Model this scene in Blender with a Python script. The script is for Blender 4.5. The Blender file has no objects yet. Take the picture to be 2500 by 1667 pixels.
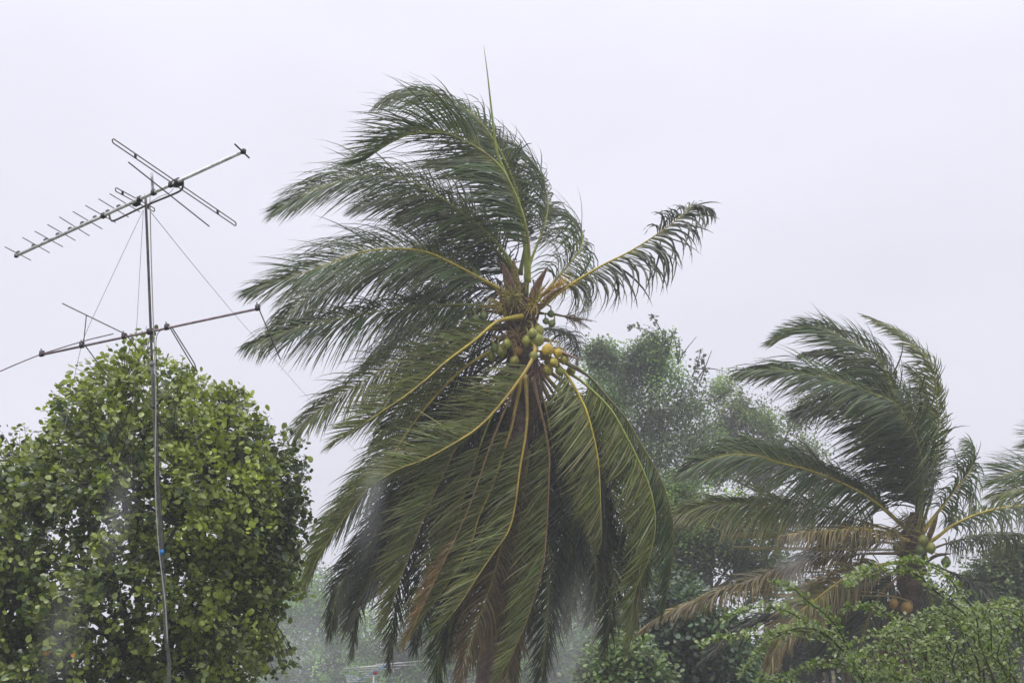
import bpy, math
import numpy as np
from mathutils import Matrix, Vector

# ------------------------------------------------------------------ camera, sky, sun, exposure
sc = bpy.context.scene
COL = sc.collection
CAM_Z, PITCH, LENS = 6.0, math.radians(12.0), 50.0
F = LENS / 36.0 * 2500.0
cam_d = bpy.data.cameras.new("camera")
cam = bpy.data.objects.new("camera", cam_d)
COL.objects.link(cam)
cam.location = (0, 0, CAM_Z)
cam.rotation_euler = (math.radians(90) + PITCH, 0, 0)
cam_d.lens, cam_d.sensor_width = LENS, 36.0
cam_d.clip_start, cam_d.clip_end = 0.1, 5000.0
sc.camera = cam

SUN_EL, SUN_ROT = math.radians(58), math.radians(-145)      # high, behind the camera and to its left
world = bpy.data.worlds.new("World")
sc.world = world
world.use_nodes = True
nt = world.node_tree
nt.nodes.clear()
wo = nt.nodes.new("ShaderNodeOutputWorld")
sky = nt.nodes.new("ShaderNodeTexSky")
sky.sky_type = 'NISHITA'
sky.sun_disc = False
sky.sun_elevation, sky.sun_rotation = SUN_EL, SUN_ROT
sky.dust_density = 4.0
bg1 = nt.nodes.new("ShaderNodeBackground"); bg1.inputs[1].default_value = 0.10
bg2 = nt.nodes.new("ShaderNodeBackground"); bg2.inputs[1].default_value = 1.0
tc = nt.nodes.new("ShaderNodeTexCoord")
sep = nt.nodes.new("ShaderNodeSeparateXYZ")
nt.links.new(tc.outputs["Generated"], sep.inputs[0])
def wmath(op, a, b=None):
    n = nt.nodes.new("ShaderNodeMath"); n.operation = op
    for i, v in enumerate((a, b)):
        if v is None: continue
        if isinstance(v, (int, float)): n.inputs[i].default_value = v
        else: nt.links.new(v, n.inputs[i])
    return n.outputs[0]
zc = wmath('MAXIMUM', sep.outputs[2], 0.0)
lift = wmath('ADD', wmath('MULTIPLY', wmath('POWER', zc, 3.0), 2.0), 1.0)      # overcast: brighter towards the zenith
mp = nt.nodes.new("ShaderNodeMapping"); mp.inputs["Scale"].default_value = (1.6, 1.6, 3.2)
nz = nt.nodes.new("ShaderNodeTexNoise")
nz.inputs["Scale"].default_value = 1.7; nz.inputs["Detail"].default_value = 4.0; nz.inputs["Roughness"].default_value = 0.45
nt.links.new(tc.outputs["Generated"], mp.inputs[0]); nt.links.new(mp.outputs[0], nz.inputs["Vector"])
cloud = wmath('ADD', wmath('MULTIPLY', nz.outputs["Fac"], 0.30), 0.85)
amt = wmath('MULTIPLY', lift, cloud)
vm = nt.nodes.new("ShaderNodeVectorMath"); vm.operation = 'SCALE'
vm.inputs[0].default_value = (0.85, 0.85, 0.95)
nt.links.new(amt, vm.inputs[3])
nt.links.new(vm.outputs[0], bg2.inputs[0])
nt.links.new(sky.outputs[0], bg1.inputs[0])
mx = nt.nodes.new("ShaderNodeMixShader"); mx.inputs[0].default_value = 0.93      # cloud deck over the clear sky
nt.links.new(bg1.outputs[0], mx.inputs[1]); nt.links.new(bg2.outputs[0], mx.inputs[2])
nt.links.new(mx.outputs[0], wo.inputs[0])

sun_d = bpy.data.lights.new("sun", 'SUN')
sun_d.energy, sun_d.angle, sun_d.color = 1.5, math.radians(16), (1.0, 0.97, 0.92)
sun = bpy.data.objects.new("sun", sun_d)
COL.objects.link(sun)
# towards the sun: azimuth measured like the sky's rotation (clockwise from +Y)
sdir = Vector((math.sin(SUN_ROT) * math.cos(SUN_EL), math.cos(SUN_ROT) * math.cos(SUN_EL), math.sin(SUN_EL)))
sun.rotation_euler = sdir.to_track_quat('Z', 'Y').to_euler()

sc.view_settings.view_transform = 'Standard'
sc.view_settings.look = 'None'
sc.view_settings.exposure = 0.0
sc.view_settings.gamma = 1.0
sc.view_settings.use_curve_mapping = False
sc.render.engine = 'CYCLES'
sc.cycles.use_denoising = True
sc.cycles.max_bounces = 8
sc.cycles.diffuse_bounces = 4
sc.cycles.glossy_bounces = 2
sc.cycles.transmission_bounces = 4
sc.cycles.volume_bounces = 1
sc.cycles.transparent_max_bounces = 8

# ------------------------------------------------------------------ helpers
rng = np.random.default_rng(7)
CAMP = np.array([0, 0, CAM_Z])
FWD = np.array([0, math.cos(PITCH), math.sin(PITCH)])
RGT = np.array([1.0, 0, 0])
UPV = np.array([0, -math.sin(PITCH), math.cos(PITCH)])

def P(u, v, d):
    """the point of the place that stands at depth d in the direction of photo pixel (u, v)"""
    return CAMP + d * (FWD + RGT * ((u - 1250.0) / F) + UPV * ((833.5 - v) / F))

def nrm(a):
    return a / np.maximum(np.linalg.norm(a, axis=-1, keepdims=True), 1e-9)

def spline(ctrl, n):
    c = np.asarray(ctrl, float)
    if len(c) == 2:
        c = np.array([c[0], (c[0] + c[1]) / 2, c[1]])
    e = np.vstack([2 * c[0] - c[1], c, 2 * c[-1] - c[-2]])
    out = []
    for i in range(1, len(e) - 2):
        t = np.linspace(0, 1, 16, endpoint=False)[:, None]
        p0, p1, p2, p3 = e[i - 1], e[i], e[i + 1], e[i + 2]
        out.append(0.5 * (2 * p1 + (p2 - p0) * t + (2 * p0 - 5 * p1 + 4 * p2 - p3) * t ** 2 + (3 * p1 - p0 - 3 * p2 + p3) * t ** 3))
    q = np.vstack(out + [e[-2][None]])
    s = np.concatenate([[0], np.cumsum(np.linalg.norm(np.diff(q, axis=0), axis=1))])
    t = np.linspace(0, s[-1], n)
    return np.stack([np.interp(t, s, q[:, k]) for k in range(3)], 1), s[-1]

class MB:
    """collects pieces of geometry and links them as one mesh object"""
    def __init__(self):
        self.v, self.q, self.t, self.c, self.n = [], [], [], [], 0
    def add(self, v, quads=None, tris=None, tint=(0.5, 0.5, 0.5)):
        v = np.asarray(v, float).reshape(-1, 3)
        self.v.append(v)
        tint = np.asarray(tint, float)
        self.c.append(np.broadcast_to(tint, (len(v), 3)))
        if quads is not None and len(quads): self.q.append(np.asarray(quads, int).reshape(-1, 4) + self.n)
        if tris is not None and len(tris): self.t.append(np.asarray(tris, int).reshape(-1, 3) + self.n)
        self.n += len(v)
    def tube(self, pts, rad, sides=6, tint=(0.5, 0.5, 0.5), flat=1.0):
        p = np.asarray(pts, float); n = len(p)
        r = np.broadcast_to(np.asarray(rad, float), (n,))
        T = nrm(np.gradient(p, axis=0))
        ref = np.array([0, 0, 1.0]) if abs(T[0][2]) < 0.9 else np.array([1.0, 0, 0])
        N = np.empty_like(p); cur = ref
        for i in range(n):
            cur = cur - cur.dot(T[i]) * T[i]; cur = cur / max(np.linalg.norm(cur), 1e-9); N[i] = cur
        B = np.cross(T, N)
        a = np.linspace(0, 2 * math.pi, sides, endpoint=False)
        v = p[:, None, :] + r[:, None, None] * (np.cos(a)[None, :, None] * N[:, None, :] * flat + np.sin(a)[None, :, None] * B[:, None, :])
        i, j = np.meshgrid(np.arange(n - 1), np.arange(sides), indexing='ij')
        k = (j + 1) % sides
        q = np.stack([i * sides + j, i * sides + k, (i + 1) * sides + k, (i + 1) * sides + j], -1).reshape(-1, 4)
        tt = np.asarray(tint, float)
        if tt.ndim == 2: tt = np.repeat(tt, sides, axis=0)
        self.add(v, q, None, tt)
        # end caps
        b = self.n - n * sides
        self.t.append(np.array([[b, b + j + 1, b + j] for j in range(1, sides - 1)]))
        e = b + (n - 1) * sides
        self.t.append(np.array([[e, e + j, e + j + 1] for j in range(1, sides - 1)]))
    def rod(self, a, b, r, sides=6, tint=(0.5, 0.5, 0.5)):
        self.tube(np.array([a, b]), [r, r], sides, tint)
    def box(self, c, ax, ay, az, tint=(0.5, 0.5, 0.5)):
        c, ax, ay, az = (np.asarray(k, float) for k in (c, ax, ay, az))
        v = [c + sx * ax + sy * ay + sz * az for sx in (-1, 1) for sy in (-1, 1) for sz in (-1, 1)]
        q = [(0, 1, 3, 2), (4, 6, 7, 5), (0, 4, 5, 1), (2, 3, 7, 6), (0, 2, 6, 4), (1, 5, 7, 3)]
        self.add(v, q, None, tint)
    def lathe(self, c, axis, prof, sides=12, tint=(0.5, 0.5, 0.5), lobes=0.0):
        """prof: list of (along, radius)"""
        axis = nrm(np.asarray(axis, float)); ref = np.array([0, 0, 1.0]) if abs(axis[2]) < 0.9 else np.array([1.0, 0, 0])
        u = nrm(np.cross(axis, ref)); w = np.cross(axis, u)
        a = np.linspace(0, 2 * math.pi, sides, endpoint=False)
        prof = np.asarray(prof, float); n = len(prof)
        k = 1 + lobes * np.cos(3 * a)
        v = np.asarray(c)[None, None] + prof[:, 0][:, None, None] * axis + prof[:, 1][:, None, None] * (k * np.cos(a))[None, :, None] * u + prof[:, 1][:, None, None] * (k * np.sin(a))[None, :, None] * w
        i, j = np.meshgrid(np.arange(n - 1), np.arange(sides), indexing='ij'); kk = (j + 1) % sides
        self.add(v, np.stack([i * sides + j, i * sides + kk, (i + 1) * sides + kk, (i + 1) * sides + j], -1), None, tint)
    def mesh(self, name, mat, origin=(0, 0, 0), smooth=True):
        v = np.vstack(self.v) - np.asarray(origin)
        col = np.vstack(self.c)
        q = np.vstack(self.q) if self.q else np.zeros((0, 4), int)
        t = np.vstack(self.t) if self.t else np.zeros((0, 3), int)
        me = bpy.data.meshes.new(name)
        me.vertices.add(len(v)); me.vertices.foreach_set("co", v.ravel())
        loops = np.concatenate([q.ravel(), t.ravel()])
        me.loops.add(len(loops)); me.loops.foreach_set("vertex_index", loops.astype(np.int32))
        starts = np.concatenate([np.arange(len(q)) * 4, len(q) * 4 + np.arange(len(t)) * 3])
        me.polygons.add(len(starts))
        me.polygons.foreach_set("loop_start", starts.astype(np.int32))
        me.polygons.foreach_set("use_smooth", np.full(len(starts), smooth))
        me.update(calc_edges=True)
        at = me.attributes.new("tint", 'FLOAT_COLOR', 'POINT')
        at.data.foreach_set("color", np.hstack([col, np.ones((len(col), 1))]).ravel())
        me.materials.append(mat)
        return me
    def build(self, name, mat, parent=None, origin=(0, 0, 0), smooth=True):
        o = bpy.data.objects.new(name, self.mesh(name, mat, origin, smooth))
        COL.objects.link(o)
        if parent is not None: o.parent = parent
        return o

def tag(o, label=None, cat=None, group=None, kind=None):
    if label: o["label"] = label
    if cat: o["category"] = cat
    if group: o["group"] = group
    if kind: o["kind"] = kind
    return o

def thing(name, label, cat, loc, group=None):
    o = bpy.data.objects.new(name, None)
    o.empty_display_size = 0.2
    COL.objects.link(o)
    o.location = tuple(loc)
    return tag(o, label, cat, group)

# ------------------------------------------------------------------ materials
def base_mat(name):
    m = bpy.data.materials.new(name); m.use_nodes = True
    t = m.node_tree; b = t.nodes["Principled BSDF"]
    return m, t, b

def tint_colour(t, scale, low, high, detail=3.0):
    """the piece's own tint, varied by a fine solid noise"""
    a = t.nodes.new("ShaderNodeAttribute"); a.attribute_name = "tint"
    tc = t.nodes.new("ShaderNodeTexCoord")
    n = t.nodes.new("ShaderNodeTexNoise"); n.inputs["Scale"].default_value = scale; n.inputs["Detail"].default_value = detail
    t.links.new(tc.outputs["Object"], n.inputs["Vector"])
    r = t.nodes.new("ShaderNodeMapRange")
    r.inputs["From Min"].default_value, r.inputs["From Max"].default_value = 0.3, 0.7
    r.inputs["To Min"].default_value, r.inputs["To Max"].default_value = low, high
    t.links.new(n.outputs["Fac"], r.inputs["Value"])
    s = t.nodes.new("ShaderNodeVectorMath"); s.operation = 'SCALE'
    t.links.new(a.outputs["Color"], s.inputs[0]); t.links.new(r.outputs[0], s.inputs[3])
    return s.outputs[0], n.outputs["Fac"]

def leaf_mat(name, rough=0.4, trans=0.25, tcol=(1.5, 1.7, 0.7), scale=9.0, spec=0.5):
    m, t, b = base_mat(name)
    c, f = tint_colour(t, scale, 0.78, 1.25)
    t.links.new(c, b.inputs["Base Color"])
    b.inputs["Roughness"].default_value = rough
    b.inputs["Specular IOR Level"].default_value = spec
    tr = t.nodes.new("ShaderNodeBsdfTranslucent")
    mu = t.nodes.new("ShaderNodeVectorMath"); mu.operation = 'MULTIPLY'; mu.inputs[1].default_value = tcol
    t.links.new(c, mu.inputs[0]); t.links.new(mu.outputs[0], tr.inputs[0])
    mix = t.nodes.new("ShaderNodeMixShader"); mix.inputs[0].default_value = trans
    t.links.new(b.outputs[0], mix.inputs[1]); t.links.new(tr.outputs[0], mix.inputs[2])
    t.links.new(mix.outputs[0], t.nodes["Material Output"].inputs[0])
    return m

def solid_mat(name, rough=0.6, scale=20.0, low=0.8, high=1.2, metal=0.0, bump=0.0, rings=0.0):
    m, t, b = base_mat(name)
    c, f = tint_colour(t, scale, low, high, 5.0)
    t.links.new(c, b.inputs["Base Color"])
    b.inputs["Roughness"].default_value = rough
    b.inputs["Metallic"].default_value = metal
    if bump:
        bp = t.nodes.new("ShaderNodeBump"); bp.inputs["Strength"].default_value = bump; bp.inputs["Distance"].default_value = 0.02
        t.links.new(f, bp.inputs["Height"]); t.links.new(bp.outputs[0], b.inputs["Normal"])
    return m

M_PALM = leaf_mat("palm_leaf", 0.31, 0.24, (1.4, 1.5, 0.7), 5.0)
M_RACH = solid_mat("palm_rachis", 0.38, 14.0, 0.75, 1.2)
M_LEAF = leaf_mat("broad_leaf", 0.33, 0.22, (1.7, 1.9, 0.6), 4.0)
M_FAR = leaf_mat("distant_leaf", 0.5, 0.42, (1.4, 1.6, 0.7), 1.2, 0.35)
M_SHRUB = leaf_mat("shrub_leaf", 0.4, 0.30, (1.5, 1.8, 0.7), 6.0)
M_BARK = solid_mat("bark", 0.8, 12.0, 0.6, 1.3, 0, 0.6)
M_FIBRE = solid_mat("palm_fibre", 0.85, 25.0, 0.55, 1.4, 0, 0.8)
M_NUT = solid_mat("coconut_husk", 0.42, 16.0, 0.6, 1.2, 0, 0.3)
M_METAL = solid_mat("weathered_aluminium", 0.5, 30.0, 0.55, 1.15, 0.3)
M_DARK = solid_mat("dull_metal", 0.5, 25.0, 0.7, 1.2, 0.3)
M_PLAST = solid_mat("black_plastic", 0.45, 30.0, 0.8, 1.2)
M_GROUND = solid_mat("wet_grass_ground", 0.8, 0.7, 0.6, 1.3, 0, 0.4)

# ------------------------------------------------------------------ the ground
g = MB()
n = 40
xs = np.linspace(-1, 1, n); xs = np.sign(xs) * np.abs(xs) ** 2 * 2500
gx, gy = np.meshgrid(xs, xs, indexing='ij')
gz = 0.12 * np.sin(gx * 0.21) * np.cos(gy * 0.17)
i, j = np.meshgrid(np.arange(n - 1), np.arange(n - 1), indexing='ij')
g.add(np.stack([gx, gy, gz], -1), np.stack([i * n + j, (i + 1) * n + j, (i + 1) * n + j + 1, i * n + j + 1], -1), None, (0.055, 0.075, 0.03))
tag(g.build("ground", M_GROUND), kind="structure")

# ------------------------------------------------------------------ palms
GREEN, OLIVE, DARK, BROWN, FRESH, GOLD, AMBER = 'green', 'olive', 'dark', 'brown', 'fresh', 'gold', 'amber'
LEAFCOL = {AMBER: (0.185, 0.150, 0.052), GREEN: (0.074, 0.112, 0.038), OLIVE: (0.160, 0.182, 0.052), DARK: (0.042, 0.055, 0.032),  # front olive and rear dark tones also put light and shade into leaf colour
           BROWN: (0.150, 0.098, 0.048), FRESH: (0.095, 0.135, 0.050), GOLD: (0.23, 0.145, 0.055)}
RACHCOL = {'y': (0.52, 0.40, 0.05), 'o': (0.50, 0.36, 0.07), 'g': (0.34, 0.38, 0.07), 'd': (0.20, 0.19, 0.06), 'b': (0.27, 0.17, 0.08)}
HINT = {'roll': (-1.0, 0.35, 0.15), 'under': (0.15, 0.9, 0.35), 'up': (0, -0.15, 1.0), 'tilt': (0.1, -0.75, 0.65), 'front': (-0.1, -1.0, 0.2), 'left': (-1.0, -0.45, 0.4),
        'right': (1.0, -0.45, 0.3), 'back': (0.1, 0.8, 0.6), 'upl': (-0.4, -0.55, 0.7), 'upr': (0.7, -0.5, 0.5)}
WIND = {'wdb': (-0.75, 0.25, -0.75), 'db': (-0.42, 0.25, -1.0), 'w': (-1.0, 0.05, -0.28), 'wd': (-0.75, 0.0, -0.75), 'd': (-0.42, 0.0, -1.0), 'dd': (-0.18, 0.0, -1.0), 'wu': (-1.0, 0.0, 0.05), 'dr': (0.05, 0, -1)}

def smooth_noise(s, freq, r):
    k = r.normal(size=int(freq) + 4)
    x = np.clip(s, 0, 1) * freq
    i = x.astype(int); f = x - i; f = f * f * (3 - 2 * f)
    return k[i] * (1 - f) + k[i + 1] * f

KSEG = 6
WPROF = np.array([0.5, 0.95, 1.0, 0.9, 0.7, 0.4, 0.04])
def leaflets(p, T, N, B, s, side, L, W, bend, half, colour, r, tipbrown, kinks, lift=18, mess=0.11):
    """one row of leaflets: arrays of vertices (leaflet, ring, 3, xyz) and tints"""
    n = len(s)
    al = np.radians(np.interp(s, [0, 0.3, 0.8, 1.0], [72, 60, 38, 14]) + r.normal(0, 4 + 25 * max(0.0, mess - 0.11), n))
    de = np.radians(lift + r.normal(0, 10, n))
    d = np.cos(al)[:, None] * T + np.sin(al)[:, None] * (side * np.cos(de)[:, None] * B + np.sin(de)[:, None] * N)
    d = nrm(d)
    Wi = np.asarray(W)[None] + np.stack([smooth_noise(s, 14, r) * 0.16, smooth_noise(s, 14, r) * 0.16, smooth_noise(s, 14, r) * 0.16], 1) + r.normal(0, mess, (n, 3))
    b = bend * np.clip(1 + 0.4 * r.normal(size=n), 0.2, 2.2) * (1 + 1.3 * np.clip(-(d * nrm(np.asarray(W, float))).sum(1), 0, 1))
    step = (L / KSEG)[:, None]
    c = [p.copy()]; ds = [d]
    kink_at = np.where(r.random(n) < kinks, r.integers(1, KSEG - 1, n), -1)
    for k in range(KSEG):
        kk = 0.10 + 0.46 * k / KSEG
        f = b * kk
        f = np.where(kink_at == k, 1.8, f)
        d = nrm(d + f[:, None] * Wi)
        c.append(c[-1] + d * step); ds.append(d)
    c = np.stack(c, 1); ds = np.stack(ds, 1)
    roll = r.normal(0, 0.35, n)
    w = T[:, None, :] - (ds * T[:, None, :]).sum(-1, keepdims=True) * ds + 0.12 * N[:, None, :]
    w = w - (w * ds).sum(-1, keepdims=True) * ds
    w = nrm(w); nn = np.cross(ds, w)
    w = nrm(np.cos(roll)[:, None, None] * w + np.sin(roll)[:, None, None] * nn); nn = np.cross(ds, w)
    hw = half * (0.85 + 0.3 * r.random(n))[:, None] * WPROF[None, :]
    hw = hw * np.clip(L / 0.5, 0.45, 1)[:, None]
    v = np.stack([c - w * hw[..., None], c - nn * (0.35 * hw)[..., None], c + w * hw[..., None]], 2)
    col = np.asarray(colour)[None] * (0.5 + 1.0 * r.random((n, 1)) ** 1.3) * (1 + 0.07 * r.normal(size=(n, 3)))  # wide tone spread per leaflet, imitating lit and shadowed leaflets
    col = np.clip(col, 0.01, 1)
    tt = np.linspace(0, 1, KSEG + 1)[None, :, None]
    old = np.clip(tipbrown * (0.6 + 0.8 * r.random((n, 1, 1))) * np.clip((tt - 0.45) * 2.0, 0, 1), 0, 1)
    colv = col[:, None, :] * (1 - old) + np.array([0.20, 0.135, 0.06]) * old
    near = np.clip(1 - tt * 5, 0, 1) * 0.55
    colv = colv * (1 - near) + np.array([0.26, 0.25, 0.06]) * near
    return v, np.repeat(colv[:, :, None, :], 3, axis=2)

def strip_quads(n):
    base = np.arange(n)[:, None, None] * ((KSEG + 1) * 3)
    k = np.arange(KSEG)[None, :, None] * 3
    c = np.array([0, 1])[None, None, :]
    a = base + k + c
    return np.stack([a, a + 1, a + 4, a + 3], -1).reshape(-1, 4)

def frond(parent, origin, D, pts, dd0, dd1, hint, wind, lmax=1.0, col=GREEN, rach='y', s0=0.2, bend=1.0, r0=0.034,
          half=0.0108, gap=0.0195, split=False, tipbrown=0.15, twist=0.0, kinks=0.05, seed=0, label=None, scale=1.0, upper=0.0, sides=(1.0, 1.0), lift=18, mess=0.11):
    r = np.random.default_rng(1000 + seed)
    m = len(pts); tt = np.linspace(0, 1, m)
    ctrl = [P(u, v, D + dd0 + (dd1 - dd0) * (t ** 1.15)) for (u, v), t in zip(pts, tt)]
    M = 56
    q, arc = spline(ctrl, M)
    sg = np.linspace(0, 1, M)
    T = nrm(np.gradient(q, axis=0))
    H = np.asarray(HINT[hint] if isinstance(hint, str) else hint, float)
    N = nrm(H[None] - (T @ H)[:, None] * T)
    B = np.cross(T, N)
    if twist:
        a = twist * sg
        N2 = np.cos(a)[:, None] * N + np.sin(a)[:, None] * B
        N, B = N2, np.cross(T, N2)
    mb = MB()
    rc = np.asarray(RACHCOL[rach])
    tcol = np.asarray(LEAFCOL[col]) * 1.9
    fade = np.clip((sg - 0.55) * 2.0, 0, 1)[:, None] * 0.75
    rad = r0 * scale * (1 - sg) ** 1.25 + 0.004
    rad = rad * (1 + 0.7 * np.exp(-sg * 14))
    blot = np.clip(0.5 * smooth_noise(sg, 18, r) - 0.15, 0, 0.6)[:, None]                # brown weather stains
    rtint = (rc * (0.9 + 0.16 * r.random((M, 1)))) * (1 - fade) + tcol * fade
    rtint = rtint * (1 - blot) + np.array([0.20, 0.13, 0.05]) * blot
    mb.tube(q, rad, 7, rtint, 0.72)
    fr = mb.build("frond", M_RACH, parent, origin)
    if label: fr["label"] = label
    lf = MB()
    cnt = 0
    for side in (-1, 1):
        nl = int(arc * (1 - s0) / (gap * scale))
        s = np.clip(np.linspace(s0, 0.995, nl) + r.normal(0, 0.003, nl), s0, 1.0)
        pick = lambda A: np.stack([np.interp(s, sg, A[:, k]) for k in range(3)], 1)
        ss = (s - s0) / (1 - s0)
        L = lmax * scale * np.interp(ss, [0, 0.12, 0.35, 0.65, 0.9, 1.0], [0.55, 0.85, 1.0, 0.84, 0.44, 0.26]) * (0.86 + 0.24 * r.random(nl)) * (sides[0] if side == 1 else sides[1])
        if upper and side == -1:                       # the windward row is torn away near the base
            k_ = ss > upper; s, ss, L = s[k_], ss[k_], L[k_] * 0.8; nl = len(s)
        short = r.random(nl) < (0.06 if mess < 0.2 else 0.16)
        L = np.where(short, L * (0.35 + 0.4 * r.random(nl)), L)
        v, c = leaflets(pick(q), nrm(pick(T)), nrm(pick(N)), nrm(pick(B)), s, side, L, WIND[wind] if isinstance(wind, str) else wind, bend, half * scale, LEAFCOL[col], r, tipbrown, kinks, lift, mess)
        if split:
            for k in range(nl):
                one = MB(); one.add(v[k], strip_quads(1), None, c[k].reshape(-1, 3))
                one.build("leaflet", M_PALM, fr, origin)
        else:
            lf.add(v, strip_quads(nl), None, c.reshape(-1, 3)); cnt += nl
    if not split:
        tag(lf.build("foliage", M_PALM, fr, origin), kind="stuff")
    return fr

def palm_trunk(parent, origin, D, px, r_bot, r_top, tint):
    top = [P(u, v, D) for u, v in px]
    last = top[-1]
    foot = np.array(origin)
    mid = last * 0.45 + foot * 0.55 + np.array([0.05, 0, 0])
    q, arc = spline(top + [mid, foot], 90)
    s = np.linspace(0, 1, 90)
    rad = r_top + (r_bot - r_top) * s ** 1.5 + 0.10 * np.clip((s - 0.93) / 0.07, 0, 1)
    rad = rad * (1 + 0.05 * (np.arange(90) % 3 == 0))                       # leaf scars
    b = MB(); b.tube(q, rad, 14, np.asarray(tint)[None] * (0.8 + 0.4 * rng.random((90, 1))))
    return b.build("trunk", M_BARK, parent, origin)

NUTPROF = [(-1.12, 0.02), (-1.0, 0.36), (-0.75, 0.66), (-0.4, 0.9), (0, 1.0), (0.4, 0.93), (0.75, 0.7), (1.0, 0.42), (1.2, 0.17), (1.3, 0.02)]
def coconut(parent, origin, D, u, v, dd, r, tint, tilt=(0, 0, -1), label=None):
    b = MB(); c = P(u, v, D + dd)
    prof = [(a * r, rr * r) for a, rr in NUTPROF]
    b.lathe(c, tilt, prof, 12, np.asarray(tint) * (0.8 + 0.35 * rng.random()), 0.07)
    ax = nrm(np.asarray(tilt, float))
    b.lathe(c, ax, [(-1.26 * r, 0.16 * r), (-1.2 * r, 0.36 * r), (-0.98 * r, 0.46 * r), (-0.9 * r, 0.40 * r)], 10, (0.20, 0.16, 0.06))
    stalk = c - ax * 1.25 * r
    b.tube(spline([stalk, stalk + np.array([-0.02, 0.08, 0.10]), stalk + np.array([(1272 - u) * D / F * 0.45, 0.25, 0.16])], 6)[0], [0.012, 0.012, 0.014, 0.016, 0.018, 0.02], 5, (0.34, 0.27, 0.07))
    o = b.build("coconut", M_NUT, parent, origin)
    if label: o["label"] = label
    return o

def spathe(parent, origin, D, pts, dd, half, tint):
    q, arc = spline([P(u, v, D + dd - 0.1 * k) for k, (u, v) in enumerate(pts)], 14)
    s = np.linspace(0, 1, 14)
    b = MB(); b.tube(q, half * np.sin(np.pi * np.clip(s * 0.86 + 0.12, 0, 1)) + 0.004, 8, tint, 0.35)
    return b.build("spathe", M_FIBRE, parent, origin)

def inflorescence(parent, origin, D, u, v, dd, n, length, axis, spread, tint, seed, nuts=0.012):
    r = np.random.default_rng(seed); b = MB(); c = P(u, v, D + dd); axis = nrm(np.asarray(axis, float))
    b.tube(spline([c - axis * length * 0.7, c, c + axis * length * 0.45], 6)[0], [0.022, 0.02, 0.017, 0.014, 0.01, 0.006], 6, tint)
    for k in range(n):
        st = c + axis * length * r.uniform(-0.3, 0.4)
        d = nrm(axis * 0.5 + r.normal(0, spread, 3)); L = length * r.uniform(0.4, 0.9)
        e = st + d * L + np.array([-0.05, 0, -0.10 * r.random()]) * L
        q = spline([st, st + d * L * 0.55, e], 6)[0]
        b.tube(q, np.linspace(0.007, 0.003, 6), 4, np.asarray(tint) * r.uniform(0.7, 1.25))
        for _ in range(2):
            b.lathe(q[r.integers(1, 5)], d, [(-nuts, 0.001), (0, nuts), (nuts * 1.2, 0.001)], 5, np.asarray(tint) * r.uniform(0.8, 1.4))
    return b.build("flower_stalk", M_RACH, parent, origin)

def fibre_mass(parent, origin, D, px, rad, seed, tint=(0.11, 0.075, 0.055), strands=120, drop=0.5):
    """brown matted fibre and old leaf bases round the top of the trunk"""
    r = np.random.default_rng(seed); b = MB()
    q, arc = spline([P(u, v, D) for u, v in px], 20)
    s = np.linspace(0, 1, 20)
    b.tube(q, rad * (0.22 + 0.78 * np.sin(np.pi * np.clip(s * 0.93 + 0.02, 0, 1))) * (0.85 + 0.3 * r.random(20)), 12, np.asarray(tint)[None] * (0.7 + 0.6 * r.random((20, 1))))
    for k in range(strands):
        i = r.integers(0, 20); a = r.uniform(0, 2 * math.pi)
        st = q[i] + rad * 0.75 * np.array([math.cos(a), math.sin(a), r.normal(0, 0.2)])
        d = np.array([math.cos(a) * 0.5 - 0.35, math.sin(a) * 0.5, r.uniform(-0.8, 0.5)]); L = drop * r.uniform(0.3, 1.0)
        qq = spline([st, st + d * L * 0.5, st + d * L + np.array([-0.1, 0, -0.25]) * L], 5)[0]
        b.tube(qq, np.linspace(r.uniform(0.005, 0.016), 0.002, 5), 4, np.asarray(tint) * r.uniform(0.6, 1.9))
    return b.build("crown_fibre", M_FIBRE, parent, origin)

# ---- the big palm in the middle
D1 = 23.0
foot1 = np.array([P(1150, 1667, D1)[0] - 0.35, P(1150, 1667, D1)[1], 0.0])
palm1 = thing("coconut_palm", "tall coconut palm bent by the wind in the middle, laden with green and yellow coconuts", "palm tree", foot1)
palm_trunk(palm1, foot1, D1, [(1280, 740), (1285, 860), (1268, 1040), (1235, 1300), (1190, 1667)], 0.24, 0.17, (0.17, 0.12, 0.10))
fibre_mass(palm1, foot1, D1, [(1275, 690), (1270, 760), (1272, 860), (1290, 960), (1283, 1080)], 0.23, 5, strands=260)

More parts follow.
